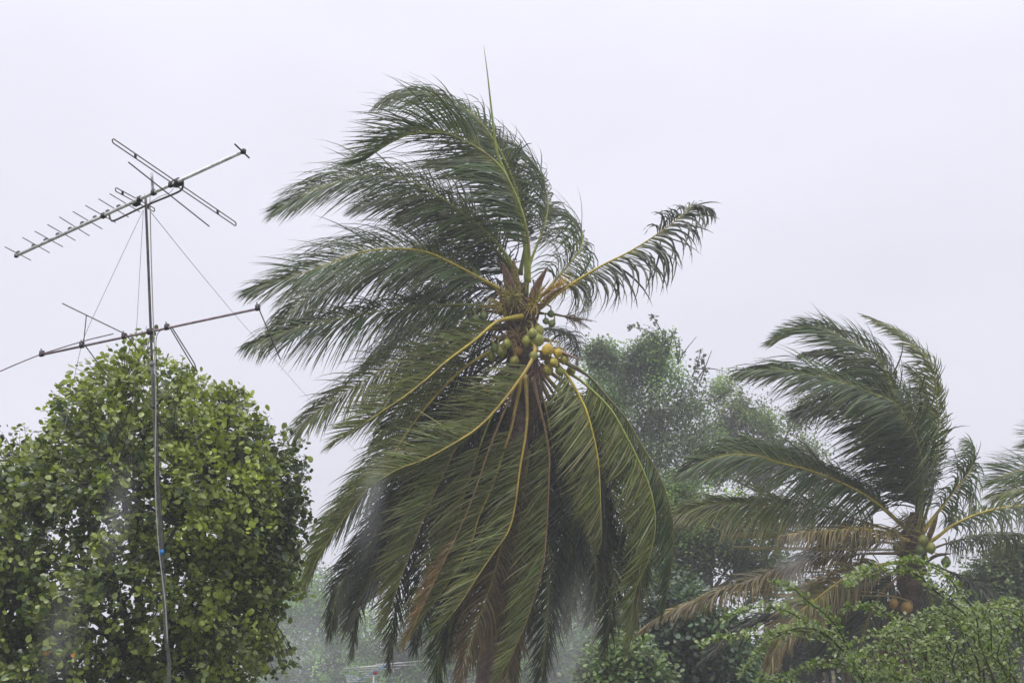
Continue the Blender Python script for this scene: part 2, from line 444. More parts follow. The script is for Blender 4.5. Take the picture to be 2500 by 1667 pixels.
# name, control pixels, depth at base and tip, ...
FR1 = [
 # upright, streaming left
 dict(pts=[(1290, 690), (1291, 608), (1281, 540), (1257, 472), (1219, 404), (1158, 356), (1100, 329), (1056, 324), (1009, 327), (954, 350), (890, 392)], dd0=-0.15, dd1=-0.9, sides=(0.9, 1.0), lift=32, hint=(-0.8, -0.2, 0.5), wind='w', lmax=1.7, col=GREEN, rach='g', s0=0.14),
 dict(pts=[(1285, 680), (1283, 580), (1262, 470), (1222, 370), (1165, 290), (1105, 252), (1045, 226), (985, 226), (940, 240)], dd0=0.2, dd1=0.4, hint='tilt', wind='wd', lmax=1.5, col=GREEN, rach='g', s0=0.2, kinks=0.15, sides=(0.55, 1.0)),
 dict(pts=[(1284, 720), (1294, 645), (1321, 574), (1335, 523), (1336, 482), (1321, 435), (1291, 394), (1240, 362), (1180, 345)], dd0=-0.05, dd1=1.2, hint='right', wind='w', lmax=1.15, col=GREEN, rach='g', s0=0.3, kinks=0.2),
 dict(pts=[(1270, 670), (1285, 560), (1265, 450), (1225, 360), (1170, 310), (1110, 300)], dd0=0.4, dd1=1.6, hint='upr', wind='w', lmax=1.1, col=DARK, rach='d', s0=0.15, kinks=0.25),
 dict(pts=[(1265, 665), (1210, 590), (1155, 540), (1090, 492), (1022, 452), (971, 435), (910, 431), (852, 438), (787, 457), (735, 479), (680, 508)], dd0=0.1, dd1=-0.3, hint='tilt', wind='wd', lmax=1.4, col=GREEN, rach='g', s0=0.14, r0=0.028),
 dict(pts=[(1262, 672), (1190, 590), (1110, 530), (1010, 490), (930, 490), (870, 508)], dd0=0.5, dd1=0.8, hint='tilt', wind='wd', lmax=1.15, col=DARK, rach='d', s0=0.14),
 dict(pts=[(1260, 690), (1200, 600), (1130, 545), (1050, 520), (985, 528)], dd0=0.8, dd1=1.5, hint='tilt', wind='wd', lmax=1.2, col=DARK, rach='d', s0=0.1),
 dict(pts=[(1258, 725), (1179, 683), (1110, 646), (1049, 618), (995, 608), (940, 608), (886, 615), (845, 628), (798, 645), (718, 675), (618, 703)], dd0=-0.25, dd1=-1.0, hint='tilt', wind='wd', lmax=1.4, col=GREEN, rach='y', s0=0.12, r0=0.034),
 dict(pts=[(1250, 730), (1180, 690), (1090, 660), (980, 650), (880, 668), (800, 700), (720, 750), (658, 820)], dd0=0.2, dd1=0.2, hint='tilt', wind='d', lmax=1.25, col=GREEN, rach='d', s0=0.14),
 dict(pts=[(1245, 760), (1170, 745), (1090, 744), (1020, 748), (954, 754), (886, 767), (818, 780), (716, 804), (655, 825), (616, 839)], dd0=0.0, dd1=-0.5, hint='tilt', wind='d', lmax=1.35, col=GREEN, rach='g', s0=0.1, r0=0.026),
 dict(pts=[(1250, 770), (1180, 760), (1080, 780), (980, 820), (900, 880)], dd0=0.6, dd1=1.2, hint='up', wind='d', lmax=1.2, col=DARK, rach='d', s0=0.1),
 dict(pts=[(1245, 800), (1150, 810), (1066, 841), (1008, 862), (954, 889), (903, 920), (852, 950), (798, 988), (750, 1022), (720, 1062)], dd0=0.1, dd1=-0.5, hint='tilt', wind='d', lmax=1.0, col=OLIVE, rach='y', s0=0.15, r0=0.03),
 # drooping, lower left
 dict(pts=[(1274, 772), (1247, 776), (1209, 788), (1158, 831), (1090, 882), (1039, 927), (988, 967), (937, 1001), (880, 1040), (810, 1085)], dd0=-0.5, dd1=-1.7, lift=46, mess=0.26, hint='roll', wind='wdb', lmax=1.0, col=OLIVE, rach='y', s0=0.14, r0=0.036, bend=0.75),
 dict(pts=[(1262, 830), (1185, 865), (1124, 906), (1063, 967), (1005, 1039), (954, 1117), (887, 1204), (822, 1290), (768, 1375), (740, 1450)], dd0=-0.2, dd1=-0.9, lift=46, mess=0.26, hint='roll', wind='db', lmax=0.92, col=OLIVE, rach='y', s0=0.16, r0=0.034),
 dict(pts=[(1250, 850), (1150, 920), (1050, 1030), (940, 1140), (850, 1240), (780, 1330), (752, 1420)], dd0=0.2, dd1=0.2, hint='tilt', wind='d', lmax=0.95, col=GREEN, rach='d', s0=0.16),
 dict(pts=[(1300, 830), (1308, 852), (1294, 888), (1263, 934), (1212, 998), (1168, 1042), (1125, 1072), (1040, 1119), (972, 1145), (905, 1185)], dd0=-0.6, dd1=-1.9, lift=46, mess=0.26, hint='roll', wind=(-1.0, 0.2, -0.3), lmax=1.0, col=OLIVE, rach='o', s0=0.14, r0=0.028, bend=0.7),
 dict(pts=[(1275, 900), (1230, 960), (1198, 1021), (1176, 1077), (1151, 1153), (1134, 1204), (1117, 1276), (1096, 1340), (1062, 1440)], dd0=-0.4, dd1=-0.9, lift=46, mess=0.26, hint='roll', wind='wdb', lmax=0.9, col=OLIVE, rach='g', s0=0.38, r0=0.024),
 dict(pts=[(1277, 910), (1257, 1000), (1249, 1042), (1227, 1110), (1202, 1187), (1168, 1264), (1151, 1323), (1115, 1390), (1060, 1470), (990, 1570)], dd0=-0.5, dd1=-1.2, lift=46, mess=0.26, hint='roll', wind='wdb', lmax=0.92, col=OLIVE, rach='o', s0=0.2, r0=0.034, bend=0.75, tipbrown=0.6),
 dict(pts=[(1283, 915), (1287, 1000), (1283, 1064), (1270, 1140), (1257, 1238), (1240, 1298), (1202, 1353), (1159, 1417), (1117, 1481), (1062, 1545)], dd0=-0.55, dd1=-1.5, lift=46, mess=0.26, hint='roll', wind='wdb', lmax=0.88, col=OLIVE, rach='o', s0=0.2, r0=0.034, bend=0.7),
 dict(pts=[(1262, 920), (1190, 990), (1125, 1072), (1083, 1157), (1053, 1221), (1023, 1294), (989, 1383), (940, 1525)], dd0=-0.35, dd1=-1.1, lift=46, mess=0.26, hint='roll', wind='wdb', lmax=0.92, col=OLIVE, rach='b', s0=0.2, r0=0.03, bend=0.75, tipbrown=0.4),
 dict(pts=[(1300, 920), (1338, 1085), (1340, 1179), (1334, 1298), (1325, 1383), (1295, 1489), (1261, 1574), (1215, 1660)], dd0=-0.5, dd1=-1.2, lift=46, mess=0.26, hint='roll', wind='wdb', lmax=0.88, col=OLIVE, rach='b', s0=0.18, r0=0.026, bend=0.75),
 # drooping, right
 dict(pts=[(1320, 860), (1365, 893), (1396, 932), (1419, 975), (1432, 1003), (1449, 1064), (1461, 1128), (1466, 1213), (1469, 1320)], dd0=-0.5, dd1=-1.1, lift=46, mess=0.26, hint='roll', wind='wdb', lmax=0.92, col=OLIVE, rach='y', s0=0.14, r0=0.03, bend=0.8),
 dict(pts=[(1330, 880), (1400, 917), (1436, 944), (1489, 997), (1525, 1057), (1561, 1128), (1588, 1195), (1600, 1276), (1585, 1362), (1552, 1440), (1535, 1560)], dd0=-0.2, dd1=-0.6, lift=40, mess=0.26, hint='roll', wind='wdb', lmax=0.88, col=OLIVE, rach='g', s0=0.16, r0=0.03),
 dict(pts=[(1330, 870), (1400, 893), (1445, 926), (1483, 970), (1525, 1018), (1567, 1087), (1603, 1149), (1629, 1213), (1644, 1290), (1640, 1383), (1619, 1500)], dd0=0.2, dd1=0.1, lift=40, mess=0.26, hint='roll', wind='db', lmax=0.92, col=GREEN, rach='d', s0=0.16, r0=0.028),
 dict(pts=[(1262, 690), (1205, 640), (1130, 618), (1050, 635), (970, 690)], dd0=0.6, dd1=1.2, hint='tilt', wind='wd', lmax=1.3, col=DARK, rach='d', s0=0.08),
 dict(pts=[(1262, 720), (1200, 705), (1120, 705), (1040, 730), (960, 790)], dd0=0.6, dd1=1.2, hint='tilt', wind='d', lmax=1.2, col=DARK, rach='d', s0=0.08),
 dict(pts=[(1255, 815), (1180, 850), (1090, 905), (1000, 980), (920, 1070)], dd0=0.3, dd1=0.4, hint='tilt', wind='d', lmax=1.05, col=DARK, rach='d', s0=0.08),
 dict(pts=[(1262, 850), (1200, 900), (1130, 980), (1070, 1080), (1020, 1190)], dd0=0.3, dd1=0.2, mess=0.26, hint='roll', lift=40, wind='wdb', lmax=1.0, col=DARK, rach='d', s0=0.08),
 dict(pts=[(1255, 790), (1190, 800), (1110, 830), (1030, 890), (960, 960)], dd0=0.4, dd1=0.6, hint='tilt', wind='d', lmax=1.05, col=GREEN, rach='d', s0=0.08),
 # out to the right, against the wind
 dict(pts=[(1300, 765), (1332, 742), (1368, 712), (1413, 682), (1472, 647), (1532, 617), (1577, 590), (1621, 560), (1657, 533), (1676, 512), (1690, 500), (1710, 501), (1733, 508)], dd0=-0.2, dd1=0.3, hint=(-0.25, -1.0, 0.25), wind=(-0.55, 0, -0.95), lmax=1.1, col=DARK, rach='y', s0=0.2, r0=0.036, split=True, bend=1.0, gap=0.027, half=0.018, upper=0.6, sides=(1.0, 0.6)),
 dict(pts=[(1305, 740), (1338, 706), (1368, 670), (1398, 635), (1416, 608), (1423, 584), (1417, 560), (1392, 535), (1353, 512)], dd0=0.1, dd1=1.4, hint='right', wind='wd', lmax=1.3, col=FRESH, rach='g', s0=0.2),
 dict(pts=[(1300, 810), (1330, 803), (1362, 807), (1388, 822), (1403, 848), (1409, 890)], dd0=0.3, dd1=2.2, hint='up', wind='d', lmax=0.6, col=DARK, rach='d', s0=0.1),
 # old fronds hanging in the middle and behind
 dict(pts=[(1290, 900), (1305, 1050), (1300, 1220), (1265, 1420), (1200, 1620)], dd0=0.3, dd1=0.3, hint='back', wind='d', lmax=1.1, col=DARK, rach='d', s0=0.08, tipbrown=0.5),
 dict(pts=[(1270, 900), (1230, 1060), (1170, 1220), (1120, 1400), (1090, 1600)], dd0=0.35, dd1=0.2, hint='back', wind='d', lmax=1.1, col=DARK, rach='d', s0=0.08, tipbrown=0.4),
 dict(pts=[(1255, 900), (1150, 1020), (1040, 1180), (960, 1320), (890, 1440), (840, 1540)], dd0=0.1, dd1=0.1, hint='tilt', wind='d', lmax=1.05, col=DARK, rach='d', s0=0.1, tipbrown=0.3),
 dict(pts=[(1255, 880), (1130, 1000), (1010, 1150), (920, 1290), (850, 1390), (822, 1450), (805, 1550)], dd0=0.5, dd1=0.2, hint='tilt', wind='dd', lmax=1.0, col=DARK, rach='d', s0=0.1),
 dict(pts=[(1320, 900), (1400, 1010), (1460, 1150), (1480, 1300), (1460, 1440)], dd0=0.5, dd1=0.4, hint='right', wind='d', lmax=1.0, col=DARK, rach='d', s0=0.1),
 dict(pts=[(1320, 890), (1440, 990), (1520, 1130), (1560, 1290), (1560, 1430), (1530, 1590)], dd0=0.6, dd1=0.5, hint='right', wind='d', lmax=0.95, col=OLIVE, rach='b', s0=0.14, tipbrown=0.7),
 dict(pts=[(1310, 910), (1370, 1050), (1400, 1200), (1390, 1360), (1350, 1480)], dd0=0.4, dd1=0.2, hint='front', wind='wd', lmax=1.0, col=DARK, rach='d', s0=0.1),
 dict(pts=[(1262, 930), (1200, 1080), (1140, 1250), (1060, 1420), (985, 1580)], dd0=-0.6, dd1=-1.75, mess=0.26, hint='roll', lift=50, wind='d', lmax=0.45, col=GOLD, rach='b', s0=0.6, r0=0.024, tipbrown=0.9, label='withered orange frond'),
 dict(pts=[(1275, 1100), (1240, 1260), (1200, 1420), (1150, 1560), (1110, 1690)], dd0=-0.4, dd1=-1.2, hint='under', wind='dd', lmax=0.8, col=BROWN, rach='b', s0=0.1, tipbrown=0.5, label='dead brown frond hanging against the trunk'),
 dict(pts=[(1290, 1100), (1270, 1260), (1250, 1420), (1240, 1600), (1235, 1720)], dd0=-0.4, dd1=-0.9, hint='under', wind='dd', lmax=0.8, col=BROWN, rach='b', s0=0.1, tipbrown=0.5, label='dead brown frond hanging against the trunk'),
]
rs = np.random.default_rng(5)
for k in range(14):
    ex = 830 + 740 * (k + rs.uniform(0.1, 0.9)) / 14; ey = rs.uniform(1450, 1640) if ex < 1000 or ex > 1350 else rs.uniform(1580, 1720)
    sx = 1285 + (ex - 1200) * 0.06
    FR1.append(dict(pts=[(sx, 890), (sx + (ex - sx) * 0.38, 1000), (sx + (ex - sx) * 0.74, 1200), (ex + 12, 1390), (ex - 10, ey)], dd0=rs.uniform(0.1, 0.6), dd1=rs.uniform(-0.2, 0.8),
        mess=0.26, hint='under', wind='db', lmax=rs.uniform(0.75, 1.05), col=(DARK, GREEN, DARK)[k % 3], rach='dob'[k % 3], s0=0.14, r0=0.024, tipbrown=rs.uniform(0.1, 0.7)))
for k, f in enumerate(FR1):
    frond(palm1, foot1, D1, seed=k, **f)

# the unopened spear leaf
b = MB()
q, _ = spline([P(u, v, D1 + 0.02) for u, v in [(1287, 690), (1283, 600), (1262, 500), (1232, 420), (1213, 370), (1200, 270), (1190, 180), (1181, 112)]], 40)
s = np.linspace(0, 1, 40)
b.tube(q, 0.045 * (1 - s) ** 0.9 + 0.003, 8, np.array([0.30, 0.36, 0.08])[None] * (1 - 0.2 * s[:, None]))
b.build("spear_leaf", M_RACH, palm1, foot1)
for pts, dd, hw, tint in [([(1262, 760), (1245, 700), (1228, 640)], -0.4, 0.10, (0.20, 0.12, 0.09)),
                          ([(1268, 740), (1258, 680), (1253, 630)], -0.35, 0.07, (0.27, 0.22, 0.08)),
                          ([(1285, 760), (1310, 700), (1338, 650)], -0.35, 0.08, (0.25, 0.15, 0.11)),
                          ([(1295, 780), (1340, 725), (1388, 694)], -0.3, 0.07, (0.27, 0.17, 0.10)),
                          ([(1330, 850), (1375, 862), (1420, 880)], -0.5, 0.07, (0.28, 0.19, 0.14)),
                          ([(1330, 870), (1385, 890), (1435, 920)], -0.4, 0.05, (0.12, 0.09, 0.06)),
                          ([(1250, 800), (1236, 760), (1222, 700)], -0.3, 0.09, (0.15, 0.09, 0.07))]:
    spathe(palm1, foot1, D1, pts, dd, hw, tint)
inflorescence(palm1, foot1, D1, 1253, 728, -0.55, 70, 0.36, (-0.2, -0.6, 0.2), 0.6, (0.34, 0.30, 0.08), 11)
inflorescence(palm1, foot1, D1, 1335, 712, -0.35, 60, 0.50, (0.75, -0.2, 0.45), 0.22, (0.50, 0.33, 0.06), 12)
inflorescence(palm1, foot1, D1, 1232, 745, -0.45, 50, 0.34, (-0.6, -0.5, 0.1), 0.5, (0.38, 0.30, 0.07), 15)
inflorescence(palm1, foot1, D1, 1300, 742, -0.5, 50, 0.36, (0.4, -0.6, 0.2), 0.5, (0.40, 0.31, 0.07), 16)
inflorescence(palm1, foot1, D1, 1262, 815, -0.45, 60, 0.36, (-0.1, -0.6, -0.5), 0.5, (0.26, 0.17, 0.07), 17)
inflorescence(palm1, foot1, D1, 1390, 775, -0.3, 40, 0.45, (0.9, -0.2, -0.25), 0.3, (0.16, 0.12, 0.07), 13, 0.004)
inflorescence(palm1, foot1, D1, 1310, 880, -0.5, 60, 0.50, (0.1, -0.3, -0.8), 0.35, (0.20, 0.11, 0.08), 14, 0.004)
b = MB()
for k in range(46):                                     # dry spiky stubs of old stalks and sheaths
    a = rs.uniform(0, 6.28); st = P(1270 + rs.normal(0, 12), 770 + rs.uniform(-40, 60), D1) + 0.14 * np.array([math.cos(a), math.sin(a), 0])
    d_ = nrm(np.array([math.cos(a) * 0.55 - 0.12, math.sin(a) * 0.55, rs.uniform(0.1, 1.0)])); L_ = rs.uniform(0.3, 0.85)
    q, _ = spline([st, st + d_ * L_ * 0.5, st + d_ * L_ + np.array([-0.1, 0, -0.05]) * L_], 7)
    b.tube(q, rs.uniform(0.012, 0.035) * np.array([1, 1.1, 1, 0.8, 0.6, 0.35, 0.08]), 5, np.array([(0.20, 0.12, 0.08), (0.28, 0.19, 0.09), (0.14, 0.09, 0.07), (0.30, 0.27, 0.09)][k % 4]) * rs.uniform(0.7, 1.2), 0.4)
b.build("dry_sheath", M_FIBRE, palm1, foot1)
YG, YE, GR, OR = (0.33, 0.34, 0.07), (0.52, 0.37, 0.04), (0.16, 0.21, 0.06), (0.36, 0.21, 0.05)
for u, v, dd, rr, t in [(1315, 807, -0.45, .092, YG), (1287, 831, -0.62, .085, YG), (1314, 829, -0.65, .10, YG),
                        (1337, 853, -0.7, .095, YE), (1362, 861, -0.65, .075, YE), (1378, 877, -0.6, .075, (0.36, 0.3, 0.05)), (1338, 902, -0.6, .085, (0.38, 0.33, 0.05)), (1394, 905, -0.4, .075, (0.3, 0.28, 0.05)),
                        (1160, 778, -0.45, .07, GR), (1182, 771, -0.4, .07, GR), (1140, 788, -0.4, .068, GR),
                        (1345, 766, -0.3, .06, GR), (1333, 784, -0.32, .055, GR), (1348, 790, -0.35, .06, GR),
                        (1224, 858, -0.5, .09, (0.25, 0.25, 0.05)), (1264, 856, -0.5, .08, OR), (1200, 870, -0.4, .07, (0.26, 0.26, 0.05)), (1280, 925, -0.5, .075, (0.28, 0.25, 0.05)), (1217, 940, -0.3, .07, (0.3, 0.3, 0.06)), (1187, 955, -0.3, .07, (0.4, 0.30, 0.05)), (1238, 838, -0.62, .075, YG), (1256, 880, -0.6, .075, (0.36, 0.33, 0.06)), (1302, 868, -0.75, .07, YG), (1352, 884, -0.72, .072, (0.42, 0.34, 0.05)), (1366, 905, -0.6, .07, YG), (1300, 812, -0.7, .07, (0.3, 0.31, 0.07)), (1208, 850, -0.5, .07, GR)]:
    coconut(palm1, foot1, D1, u, v, dd, rr, t, (rng.normal(0, .35), rng.normal(0, .3), -1))

# ---- the palm at the right
D2 = 29.0
foot2 = np.array([P(2215, 1667, D2)[0], P(2215, 1667, D2)[1], 0.0])
palm2 = thing("coconut_palm", "smaller coconut palm at the right rising behind the arching shrub", "palm tree", foot2)
palm_trunk(palm2, foot2, D2, [(2232, 1300), (2228, 1400), (2216, 1520), (2218, 1667)], 0.24, 0.19, (0.17, 0.12, 0.10))
fibre_mass(palm2, foot2, D2, [(2232, 1250), (2228, 1320), (2225, 1400), (2215, 1490)], 0.30, 6, strands=200)
FR2 = [
 dict(pts=[(2235, 1300), (2235, 1200), (2205, 1110), (2160, 1040), (2100, 1000), (2030, 985), (1960, 1000)], dd0=0.2, dd1=0.3, hint='upl', wind='wd', lmax=1.7, col=DARK, rach='d', s0=0.12),
 dict(pts=[(2238, 1300), (2240, 1180), (2215, 1040), (2170, 950), (2110, 890), (2040, 860), (1970, 860)], dd0=0.4, dd1=0.4, hint='upl', wind='wd', lmax=1.4, col=DARK, sides=(0.5, 1.0), rach='d', s0=0.12),
 dict(pts=[(2240, 1300), (2251, 1231), (2254, 1159), (2244, 1091), (2231, 1054), (2203, 1006), (2176, 979), (2108, 952), (2057, 935), (1989, 918), (1904, 904), (1822, 904)], dd0=-0.2, dd1=-1.2, hint='upl', wind='wd', lmax=1.8, col=GREEN, rach='g', s0=0.12),
 dict(pts=[(2240, 1290), (2245, 1180), (2225, 1060), (2183, 960), (2160, 900), (2125, 863), (2067, 829), (2006, 802), (1950, 800), (1892, 824)], dd0=0.1, dd1=-0.4, hint='tilt', wind='w', lmax=1.5, col=GREEN, rach='g', s0=0.2, bend=0.7, sides=(0.7, 1.1)),
 dict(pts=[(2250, 1290), (2280, 1180), (2292, 1040), (2287, 989), (2285, 938), (2275, 894), (2237, 846), (2193, 809), (2152, 788), (2114, 771)], dd0=0.3, dd1=0.2, hint='tilt', wind='w', lmax=0.85, col=OLIVE, rach='g', s0=0.2, bend=0.55, kinks=0.2, sides=(0.55, 1.0)),
 dict(pts=[(2245, 1280), (2275, 1150), (2275, 1030), (2255, 940), (2225, 900)], dd0=0.6, dd1=1.2, hint='right', wind='wd', lmax=1.2, col=DARK, rach='d', s0=0.15, bend=0.8, sides=(0.5, 1.0), kinks=0.2),
 dict(pts=[(2250, 1300), (2270, 1275), (2300, 1236), (2335, 1190), (2360, 1160), (2378, 1125), (2376, 1095), (2364, 1078)], dd0=-0.1, dd1=0.9, hint='right', wind='wd', lmax=0.9, col=FRESH, rach='y', r0=0.055, s0=0.25),
 dict(pts=[(2250, 1335), (2285, 1313), (2327, 1282), (2385, 1255), (2442, 1240), (2499, 1234), (2560, 1245), (2620, 1280)], dd0=-0.2, dd1=-0.5, hint=(-0.2, -0.5, 0.8), wind='d', lmax=0.95, col=GREEN, rach='y', r0=0.05, s0=0.22),
 dict(pts=[(2225, 1300), (2136, 1225), (2078, 1190), (2021, 1164), (1964, 1144), (1906, 1130), (1847, 1112), (1780, 1110), (1720, 1125), (1668, 1150)], dd0=-0.1, dd1=-0.7, hint='tilt', wind='wd', lmax=1.55, col=GREEN, rach='y', r0=0.045, s0=0.15),
 dict(pts=[(2225, 1300), (2130, 1215), (2040, 1160), (1950, 1120), (1860, 1080), (1790, 1070)], dd0=0.4, dd1=0.6, hint='up', wind='w', lmax=1.0, col=GREEN, rach='d', s0=0.15),
 dict(pts=[(2215, 1320), (2182, 1306), (2147, 1296), (2098, 1292), (2040, 1294), (1964, 1299), (1906, 1306)], dd0=-0.5, dd1=-2.2, hint='up', wind='dd', lmax=0.9, col=AMBER, rach='o', r0=0.045, s0=0.1, tipbrown=0.8, bend=1.5),
 dict(pts=[(2220, 1310), (2100, 1270), (2020, 1250), (1944, 1240), (1868, 1234), (1791, 1229), (1715, 1234), (1642, 1259)], dd0=0.1, dd1=-0.5, hint='tilt', wind='d', lmax=1.4, col=OLIVE, rach='b', s0=0.15, tipbrown=0.5),
 dict(pts=[(2215, 1350), (2100, 1352), (2002, 1363), (1906, 1386), (1830, 1416), (1753, 1443), (1677, 1474), (1623, 1497), (1565, 1535)], dd0=-0.1, dd1=-0.8, hint='up', wind='dd', lmax=0.9, col=AMBER, rach='b', s0=0.15, tipbrown=0.9, bend=1.3),
 dict(pts=[(2215, 1370), (2170, 1375), (2128, 1384), (2078, 1401), (2021, 1439), (1983, 1470), (1944, 1500), (1906, 1554), (1868, 1642)], dd0=-0.5, dd1=-1.6, hint='front', wind='d', lmax=0.95, col=AMBER, rach='o', r0=0.045, s0=0.15, tipbrown=0.9),
 dict(pts=[(2210, 1390), (2100, 1430), (2000, 1470), (1929, 1497), (1868, 1508), (1791, 1546), (1715, 1611)], dd0=0.0, dd1=-0.4, hint='up', wind='wd', lmax=0.95, col=DARK, rach='d', s0=0.15, tipbrown=0.4),
 dict(pts=[(2215, 1330), (2110, 1320), (2010, 1340), (1910, 1390), (1830, 1460)], dd0=0.5, dd1=0.8, hint='up', wind='d', lmax=1.1, col=DARK, rach='d', s0=0.12),
 dict(pts=[(2250, 1350), (2300, 1330), (2350, 1316), (2404, 1307), (2480, 1304), (2550, 1320)], dd0=0.2, dd1=0.2, hint='up', wind='d', lmax=0.95, col=GREEN, rach='b', s0=0.2, tipbrown=0.5),
 dict(pts=[(2250, 1370), (2289, 1382), (2346, 1409), (2404, 1436), (2480, 1475), (2530, 1520)], dd0=-0.2, dd1=-0.5, hint='up', wind='d', lmax=0.9, col=DARK, rach='d', s0=0.2),
 dict(pts=[(2215, 1390), (2150, 1450), (2110, 1540), (2085, 1660)], dd0=-0.2, dd1=-0.4, hint='front', wind='d', lmax=0.9, col=DARK, rach='b', s0=0.15, tipbrown=0.4),
 dict(pts=[(2235, 1390), (2270, 1450), (2290, 1540), (2290, 1660)], dd0=-0.1, dd1=-0.2, hint='front', wind='d', lmax=0.9, col=DARK, rach='b', s0=0.15, tipbrown=0.4),
 dict(pts=[(2225, 1400), (2195, 1500), (2185, 1600), (2180, 1720)], dd0=0.3, dd1=0.3, hint='back', wind='d', lmax=0.9, col=BROWN, rach='b', s0=0.15, tipbrown=0.6, label='dead brown frond hanging against the trunk'),
 dict(pts=[(2215, 1380), (2120, 1430), (2050, 1520), (2010, 1640)], dd0=0.3, dd1=0.3, hint='front', wind='d', lmax=0.95, col=DARK, rach='d', s0=0.12),
]
for k, f in enumerate(FR2):
    frond(palm2, foot2, D2, seed=100 + k, half=0.015, **f)
inflorescence(palm2, foot2, D2, 2215, 1290, -0.5, 50, 0.5, (0.0, -0.4, 0.6), 0.5, (0.24, 0.20, 0.09), 21)
spathe(palm2, foot2, D2, [(2258, 1375), (2285, 1356), (2325, 1350)], -0.5, 0.09, (0.15, 0.10, 0.09))
spathe(palm2, foot2, D2, [(2262, 1330), (2276, 1290), (2290, 1255)], -0.5, 0.08, (0.22, 0.15, 0.08))
for u, v, dd, rr, t in [(2254, 1317, -0.6, .105, YG), (2272, 1336, -0.62, .11, YG), (2247, 1341, -0.6, .095, GR), (2186, 1305, -0.5, .09, GR), (2190, 1335, -0.5, .085, GR), (2182, 1472, -0.6, .095, OR), (2214, 1482, -0.62, .115, OR), (2240, 1367, -0.5, .1, GR), (2310, 1372, -0.4, .1, GR), (2345, 1425, -0.4, .09, (0.24, 0.2, 0.06))]:
    coconut(palm2, foot2, D2, u, v, dd, rr, t, (rng.normal(0, .3), rng.normal(0, .3), -1))

# ---- a third palm just past the right edge, its fronds reaching in
D3 = 26.0
foot3 = np.array([P(2760, 1667, D3)[0], P(2760, 1667, D3)[1], 0.0])
palm3 = thing("coconut_palm", "coconut palm outside the right edge with only its frond tips reaching into view", "palm tree", foot3)
palm_trunk(palm3, foot3, D3, [(2745, 1290), (2750, 1450), (2755, 1667)], 0.24, 0.17, (0.17, 0.12, 0.10))
fibre_mass(palm3, foot3, D3, [(2745, 1250), (2745, 1320), (2748, 1420)], 0.28, 8)
for k, f in enumerate([
 dict(pts=[(2740, 1290), (2640, 1200), (2560, 1155), (2500, 1148), (2450, 1160), (2410, 1180)], dd0=-0.2, dd1=-0.6, hint='tilt', wind='w', lmax=1.05, col=GREEN, rach='y', s0=0.2),
 dict(pts=[(2745, 1280), (2690, 1150), (2620, 1080), (2560, 1062), (2505, 1085)], dd0=0.2, dd1=0.2, hint='tilt', wind='w', lmax=1.05, col=GREEN, rach='y', s0=0.2),
 dict(pts=[(2740, 1300), (2640, 1240), (2560, 1205), (2490, 1195), (2425, 1210)], dd0=0.3, dd1=0.3, hint='tilt', wind='wd', lmax=1.05, col=OLIVE, rach='y', s0=0.2),
 dict(pts=[(2748, 1280), (2760, 1150), (2740, 1030), (2680, 960)], dd0=0, dd1=0.2, hint='upl', wind='w', lmax=1.05, col=GREEN, rach='y', s0=0.2),
 dict(pts=[(2750, 1290), (2830, 1180), (2930, 1120), (3040, 1130)], dd0=0, dd1=0.3, hint='up', wind='wd', lmax=1.0, col=GREEN, rach='y', s0=0.2),
 dict(pts=[(2755, 1310), (2860, 1300), (2950, 1380), (2990, 1520)], dd0=0, dd1=-0.3, hint='up', wind='d', lmax=1.0, col=GREEN, rach='y', s0=0.2),
 dict(pts=[(2735, 1320), (2660, 1340), (2600, 1420), (2570, 1540)], dd0=-0.2, dd1=-0.4, hint='up', wind='d', lmax=1.0, col=OLIVE, rach='y', s0=0.2),
 dict(pts=[(2750, 1330), (2770, 1430), (2780, 1550), (2770, 1680)], dd0=-0.3, dd1=-0.5, hint='front', wind='d', lmax=0.9, col=DARK, rach='b', s0=0.15),
]):
    frond(palm3, foot3, D3, seed=200 + k, **f)

# ------------------------------------------------------------------ broadleaf trees
def leaf_array(c, d, nrm_hint, L, Wd, r, rounded=True):
    """vertices of many leaves: c base, d direction, L length, Wd half width"""
    n = len(c)
    w = nrm(np.cross(d, nrm_hint)); nn = np.cross(w, d)
    L = L[:, None]; Wd = Wd[:, None]
    if rounded:
        m1 = c + d * L * 0.36 - nn * Wd * 0.20; m2 = c + d * L * 0.74 - nn * Wd * 0.22; t = c + d * L - nn * L * 0.10
        v = np.stack([c, m1, m2, t, c + d * L * 0.34 - w * Wd * 0.82, c + d * L * 0.74 - w * Wd * 0.92 - nn * Wd * .1, c + d * L * 0.34 + w * Wd * 0.82, c + d * L * 0.74 + w * Wd * 0.92 - nn * Wd * .1], 1)
        quads = np.array([[4, 1, 2, 5], [1, 6, 7, 2]]); tris = np.array([[0, 1, 4], [0, 6, 1], [2, 3, 5], [2, 7, 3]])
    else:
        v = np.stack([c, c + d * L * 0.5 - w * Wd, c + d * L - nn * L * 0.08, c + d * L * 0.5 + w * Wd], 1)
        quads = np.zeros((0, 4), int); tris = np.array([[0, 2, 1], [0, 3, 2]])
    k = v.shape[1]; off = np.arange(n)[:, None, None] * k
    return v.reshape(-1, 3), (quads[None] + off).reshape(-1, 4), (tris[None] + off).reshape(-1, 3), k

def noise3(p, seed, freq):
    r = np.random.default_rng(seed); out = np.zeros(len(p))
    for _ in range(6):
        k = r.normal(0, freq, 3); out += np.sin(p @ k + r.uniform(0, 6.28))
    return out / 6 ** 0.5

